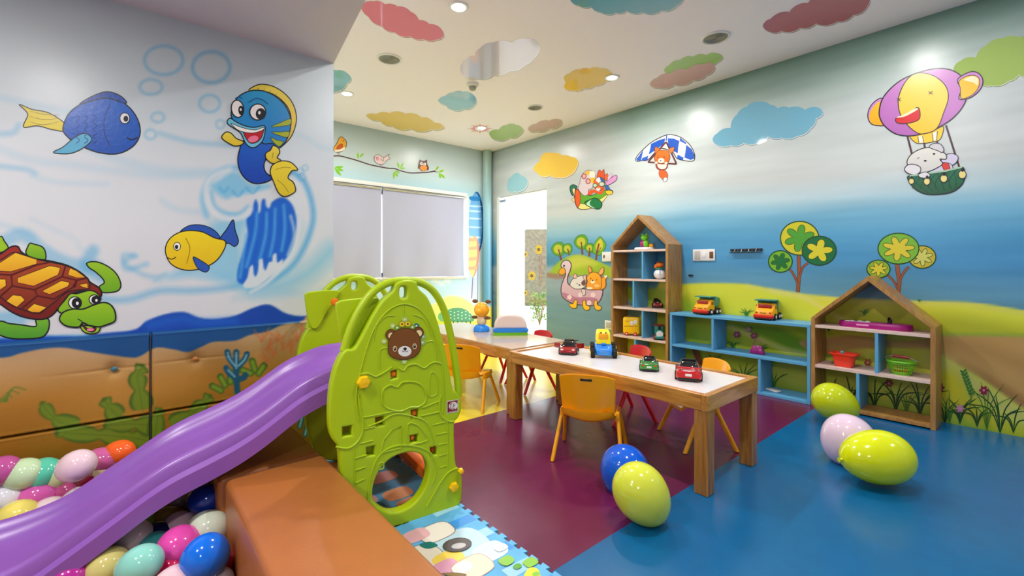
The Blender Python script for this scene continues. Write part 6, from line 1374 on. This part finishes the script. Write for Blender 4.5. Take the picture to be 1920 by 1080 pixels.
# things on the tall house shelf
z = 1.205
t = toy('frog_music_toy', 1209, 464, z, 200, 'small green frog figure on a white disc, top of the tall shelf', 'toy', x=4.0)
P_(t, 'disc', M['white'], lambda b: lathe(b, [(0, 0), (.075, 0), (.078, .006), (.07, .018), (0, .02)], 30))
P_(t, 'torso', M['magenta'], lambda b: ball(b, (0, -.01, .045), (.022, .028, .03), 18)); P_(t, 'vest', M['tgreen'], lambda b: ball(b, (.01, .012, .045), (.02, .024, .028), 16))
P_(t, 'head', M['tgreen'], lambda b: (ball(b, (0, 0, .09), (.027, .030, .024), 20), ball(b, (.008, .014, .112), .010, 10), ball(b, (.008, -.014, .112), .010, 10)))
P_(t, 'flowers', M['tamber'], lambda b: [ball(b, (.02, .045 + .012 * (k % 2), .026 + .008 * (k // 2)), .010, 10) for k in range(4)])
t = toy('wobble_toy', 1237, 520, .91, 215, 'blue and white round bottomed wobble toy with orange head', 'toy', x=3.985)
P_(t, 'bowl', M['white'], lambda b: ball(b, (0, 0, .042), (.05, .05, .042), 26)); P_(t, 'stripes', M['tblue'], lambda b: [ball(b, (.0, 0, .044), (.0515, .012, .0415), 20, rot=None), ball(b, (0, 0, .052), (.016, .0515, .032), 20)])
P_(t, 'collar', M['tteal'], lambda b: lathe(b, [(.02, .078), (.036, .082), (.034, .092), (.018, .096)], 20)); P_(t, 'head', M['orange_p'], lambda b: (ball(b, (0, 0, .118), (.03, .032, .026), 20), ball(b, (0, -.03, .105), (.01, .016, .02), 10)))
P_(t, 'hat', M['brown'], lambda b: lathe(b, [(.03, .135), (.022, .145), (0, .15)], 18))
t = toy('wooden_stick', 1180, 520, .912, 92, 'thin wooden stick lying on the second shelf of the tall unit', 'stick', x=4.0)
P_(t, 'rod', M['brown'], lambda b: cyl(b, (-.09, 0, .004), (.09, 0, .004), .004, n=8))
car(1232, 576, .615, 215, .17, .105, .085, M['crimson'], 'small dark red toy car on the third shelf of the tall unit')
t = toy('bus_lunch_box', 1184, 629, .32, 205, 'yellow school bus shaped carry case on the lower shelf of the tall unit', 'carry case', x=3.965)
def vbox(b): box(b, (0, 0, .104), (.055, .172, .178), .024, seg=4)
P_(t, 'case', M['tamber'] if False else mat('bus_yellow', (246, 196, 20), .3), vbox)
P_(t, 'handle', M['brown'], lambda b: tube(b, [(0, -.04, .190), (0, -.034, .205), (0, .034, .205), (0, .04, .190)], .005, 8))
for k in range(2): P_(t, 'window', M['white'], lambda b: ball(b, (.0275, .044 - k * .036, .145 - .014 * k), (.003, .020, .024), 14))
P_(t, 'stripe_print', M['brown'], lambda b: [box(b, (.0285, y, zz), (.002, w, .005), .0005) for y, zz, w in ((-.04, .15, .034), (.0, .10, .05), (-.05, .098, .04), (.05, .105, .03))])
for s in (-1, 1):
    w_ = P_(t, 'wheel', M['tred'], lambda b: cyl(b, (.022, s * .043, .022), (.034, s * .043, .022), .017, n=18)); P_(t, 'hub', M['white'], lambda b: cyl(b, (.034, s * .043, .022), (.0365, s * .043, .022), .007, n=12), parent=w_)
t = toy('toy_train', 1236, 634, .32, 215, 'small green and grey toy engine on the lower shelf of the tall unit', 'toy train', x=3.975)
P_(t, 'boiler', M['tteal'], lambda b: (cyl(b, (-.04, 0, .04), (.045, 0, .04), .026, n=20), box(b, (0, 0, .018), (.11, .055, .018), .004))); P_(t, 'face', M['white'], lambda b: cyl(b, (.045, 0, .04), (.050, 0, .04), .021, n=20))
P_(t, 'cabin', M['tteal'], lambda b: box(b, (-.045, 0, .055), (.04, .06, .06), .006)); P_(t, 'roof', M['crimson'], lambda b: box(b, (-.045, 0, .089), (.052, .068, .008), .003)); P_(t, 'chimney', M['black'], lambda b: lathe(b, [(.008, .06), (.008, .08), (.012, .086), (0, .086)], 12, c=(.02, 0, 0)))
for sx in (-.035, 0, .035):
    for sy in (-1, 1): P_(t, 'wheel', M['crimson'], lambda b: cyl(b, (sx, sy * .028, .014), (sx, sy * .036, .014), .0135, n=14))
# on the blue shelf
t = toy('toy_handbag', 1420, 662, .308, 90, 'small magenta toy handbag on the middle board of the blue shelf', 'handbag', x=4.0)
P_(t, 'bag', M['magenta'], lambda b: loft(b, [[(x, y, zz) for x, y, zz in ((-w, -d, z_), (-w * .9, -d * 1.25, z_), (w * .9, -d * 1.25, z_), (w, -d, z_), (w, d, z_), (w * .9, d * 1.25, z_), (-w * .9, d * 1.25, z_), (-w, d, z_))] for z_, w, d in ((0, .050, .014), (.006, .056, .017), (.03, .050, .016), (.062, .036, .010), (.070, .032, .007))]))
P_(t, 'handle', M['magenta'], lambda b: tube(b, [(.034 * math.cos(a), 0, .062 + .052 * math.sin(a)) for a in [math.pi * k / 14 for k in range(15)]], .0028, 8))
t = toy('toy_tablet', 1450, 730, .0235, 70, 'flat off white gadget on the bottom board of the blue shelf', 'gadget', x=4.0)
P_(t, 'case', M['white'], lambda b: box(b, (0, 0, .008), (.11, .055, .014), .006)); P_(t, 'screen', M['beige'], lambda b: box(b, (0, 0, .0152), (.06, .035, .002), .0005))
# on the wide house shelf
t = toy('play_stove', 1640, 612, .605, 90, 'long magenta play kitchen top with silver hobs and a tap', 'toy stove', x=4.01)
def pill(b, L, w, z0, z1, r=.3):
    P = []; n = 12
    for k in range(n + 1): a = -math.pi / 2 + math.pi * k / n; P.append((L / 2 - w + w * math.cos(a), w * math.sin(a)))
    for k in range(n + 1): a = math.pi / 2 + math.pi * k / n; P.append((-L / 2 + w + w * math.cos(a), w * math.sin(a)))
    secs = []
    for zz, f in ((z0, .97), (z0 + (z1 - z0) * .3, 1.0), (z0 + (z1 - z0) * .75, .98), (z1 - .002, .94), (z1, .88)): secs.append([(x * (1 - (1 - f) * w / L * 2), y * f, zz) for x, y in P])
    loft(b, secs)
P_(t, 'body', M['magenta'], lambda b: pill(b, .415, .070, 0, .042))
P_(t, 'control_panel', M['silver'], lambda b: box(b, (.085, .045, .044), (.15, .035, .006), .002)); [P_(t, 'hob', M['white'], lambda b: cyl(b, (.03 + .045 * k, .045, .046), (.03 + .045 * k, .045, .050), .011, n=18)) for k in range(3)]
P_(t, 'front_panel', mat('toy_pink', (236, 150, 200), .35), lambda b: box(b, (.055, .0685, .022), (.072, .006, .012), .003))
P_(t, 'tap', M['glassdark'], lambda b: (cyl(b, (-.08, -.02, .04), (-.08, -.02, .068), .013, n=14), tube(b, [(-.08, -.02, .062), (-.08, -.015, .078), (-.08, .012, .078), (-.08, .02, .066)], .006, 8)))
bpy.data.objects[t.name].rotation_euler.z = math.radians(90)
t = toy('wash_basin', 1583, 676, .31, 90, 'coral red toy basin with a grey button on the wide house shelf', 'toy basin', x=3.985)
def basin(b):
    S = []
    for zz, w, d in ((0, .050, .036), (.004, .056, .041), (.045, .066, .050), (.058, .070, .054), (.060, .088, .062), (.067, .090, .064), (.069, .085, .058), (.066, .068, .050), (.03, .060, .044), (.010, .052, .038)):
        S.append([(w * math.copysign(abs(math.cos(a)) ** .5, math.cos(a)), d * math.copysign(abs(math.sin(a)) ** .5, math.sin(a)), zz) for a in [2 * math.pi * k / 32 for k in range(32)]])
    loft(b, S)
P_(t, 'tub', M['coral'], basin); P_(t, 'button', mat('grey_teal', (90, 130, 140), .4), lambda b: (ball(b, (0.0, .05, .074), (.014, .010, .009), 14)))
t = toy('shopping_basket', 1690, 700, .31, 90, 'lime green slotted toy basket with a dark red handle grip', 'toy basket', x=3.985)
def basket(b):
    n = 30; R = [(.0, .044, .032), (.006, .048, .035)]; lo = (.006, .048, .035); hi = (.058, .070, .050)
    def ring(zz, w, d): return [Vector((w * math.cos(a), d * math.sin(a), zz)) for a in [2 * math.pi * k / n for k in range(n)]]
    loft(b, [ring(0, .044, .032), ring(.008, .048, .035)])
    for zz, f in ((.012, .1), (.03, .45), (.054, .93)):
        w = .048 + .022 * f; d = .035 + .015 * f; tube(b, ring(zz, w, d), .0025, 6, closed=True)
    A, B_ = ring(.006, .047, .034), ring(.060, .071, .051)
    for k in range(0, n, 1): tube(b, [A[k], B_[k]], .0019, 5)
    tube(b, ring(.062, .073, .053), .0045, 8, closed=True)
P_(t, 'basket_body', mat('basket_green', (120, 200, 40), .35), basket)
P_(t, 'wire_handle', M['silver'], lambda b: tube(b, [(.072, 0, .060), (.08, .01, .078), (.04, .014, .088), (-.04, .014, .086), (-.082, .01, .070), (-.072, 0, .058)], .002, 6))
P_(t, 'grip', M['crimson'], lambda b: cyl(b, (.042, .014, .088), (-.042, .014, .086), .007, n=12))
P_(t, 'contents', M['orange_p'], lambda b: [ball(b, (x, y, .02), .014, 12) for x, y in ((-.02, 0), (.01, .01), (.03, -.008))])

for nm, f in (('toy_train', (1.5, 1.5, 1.5)), ('wobble_toy', (1.15, 1.15, 1.2)), ('frog_music_toy', (1.35, 1.35, 1.35)), ('wash_basin', (1, 1, 1.45)), ('shopping_basket', (1.05, 1.05, 1.4)), ('drum_toy', (1.3, 1.5, 1.36)), ('puppy_toy', (1.05, 1.05, 1.3))):
    bpy.data.objects[nm].scale = f
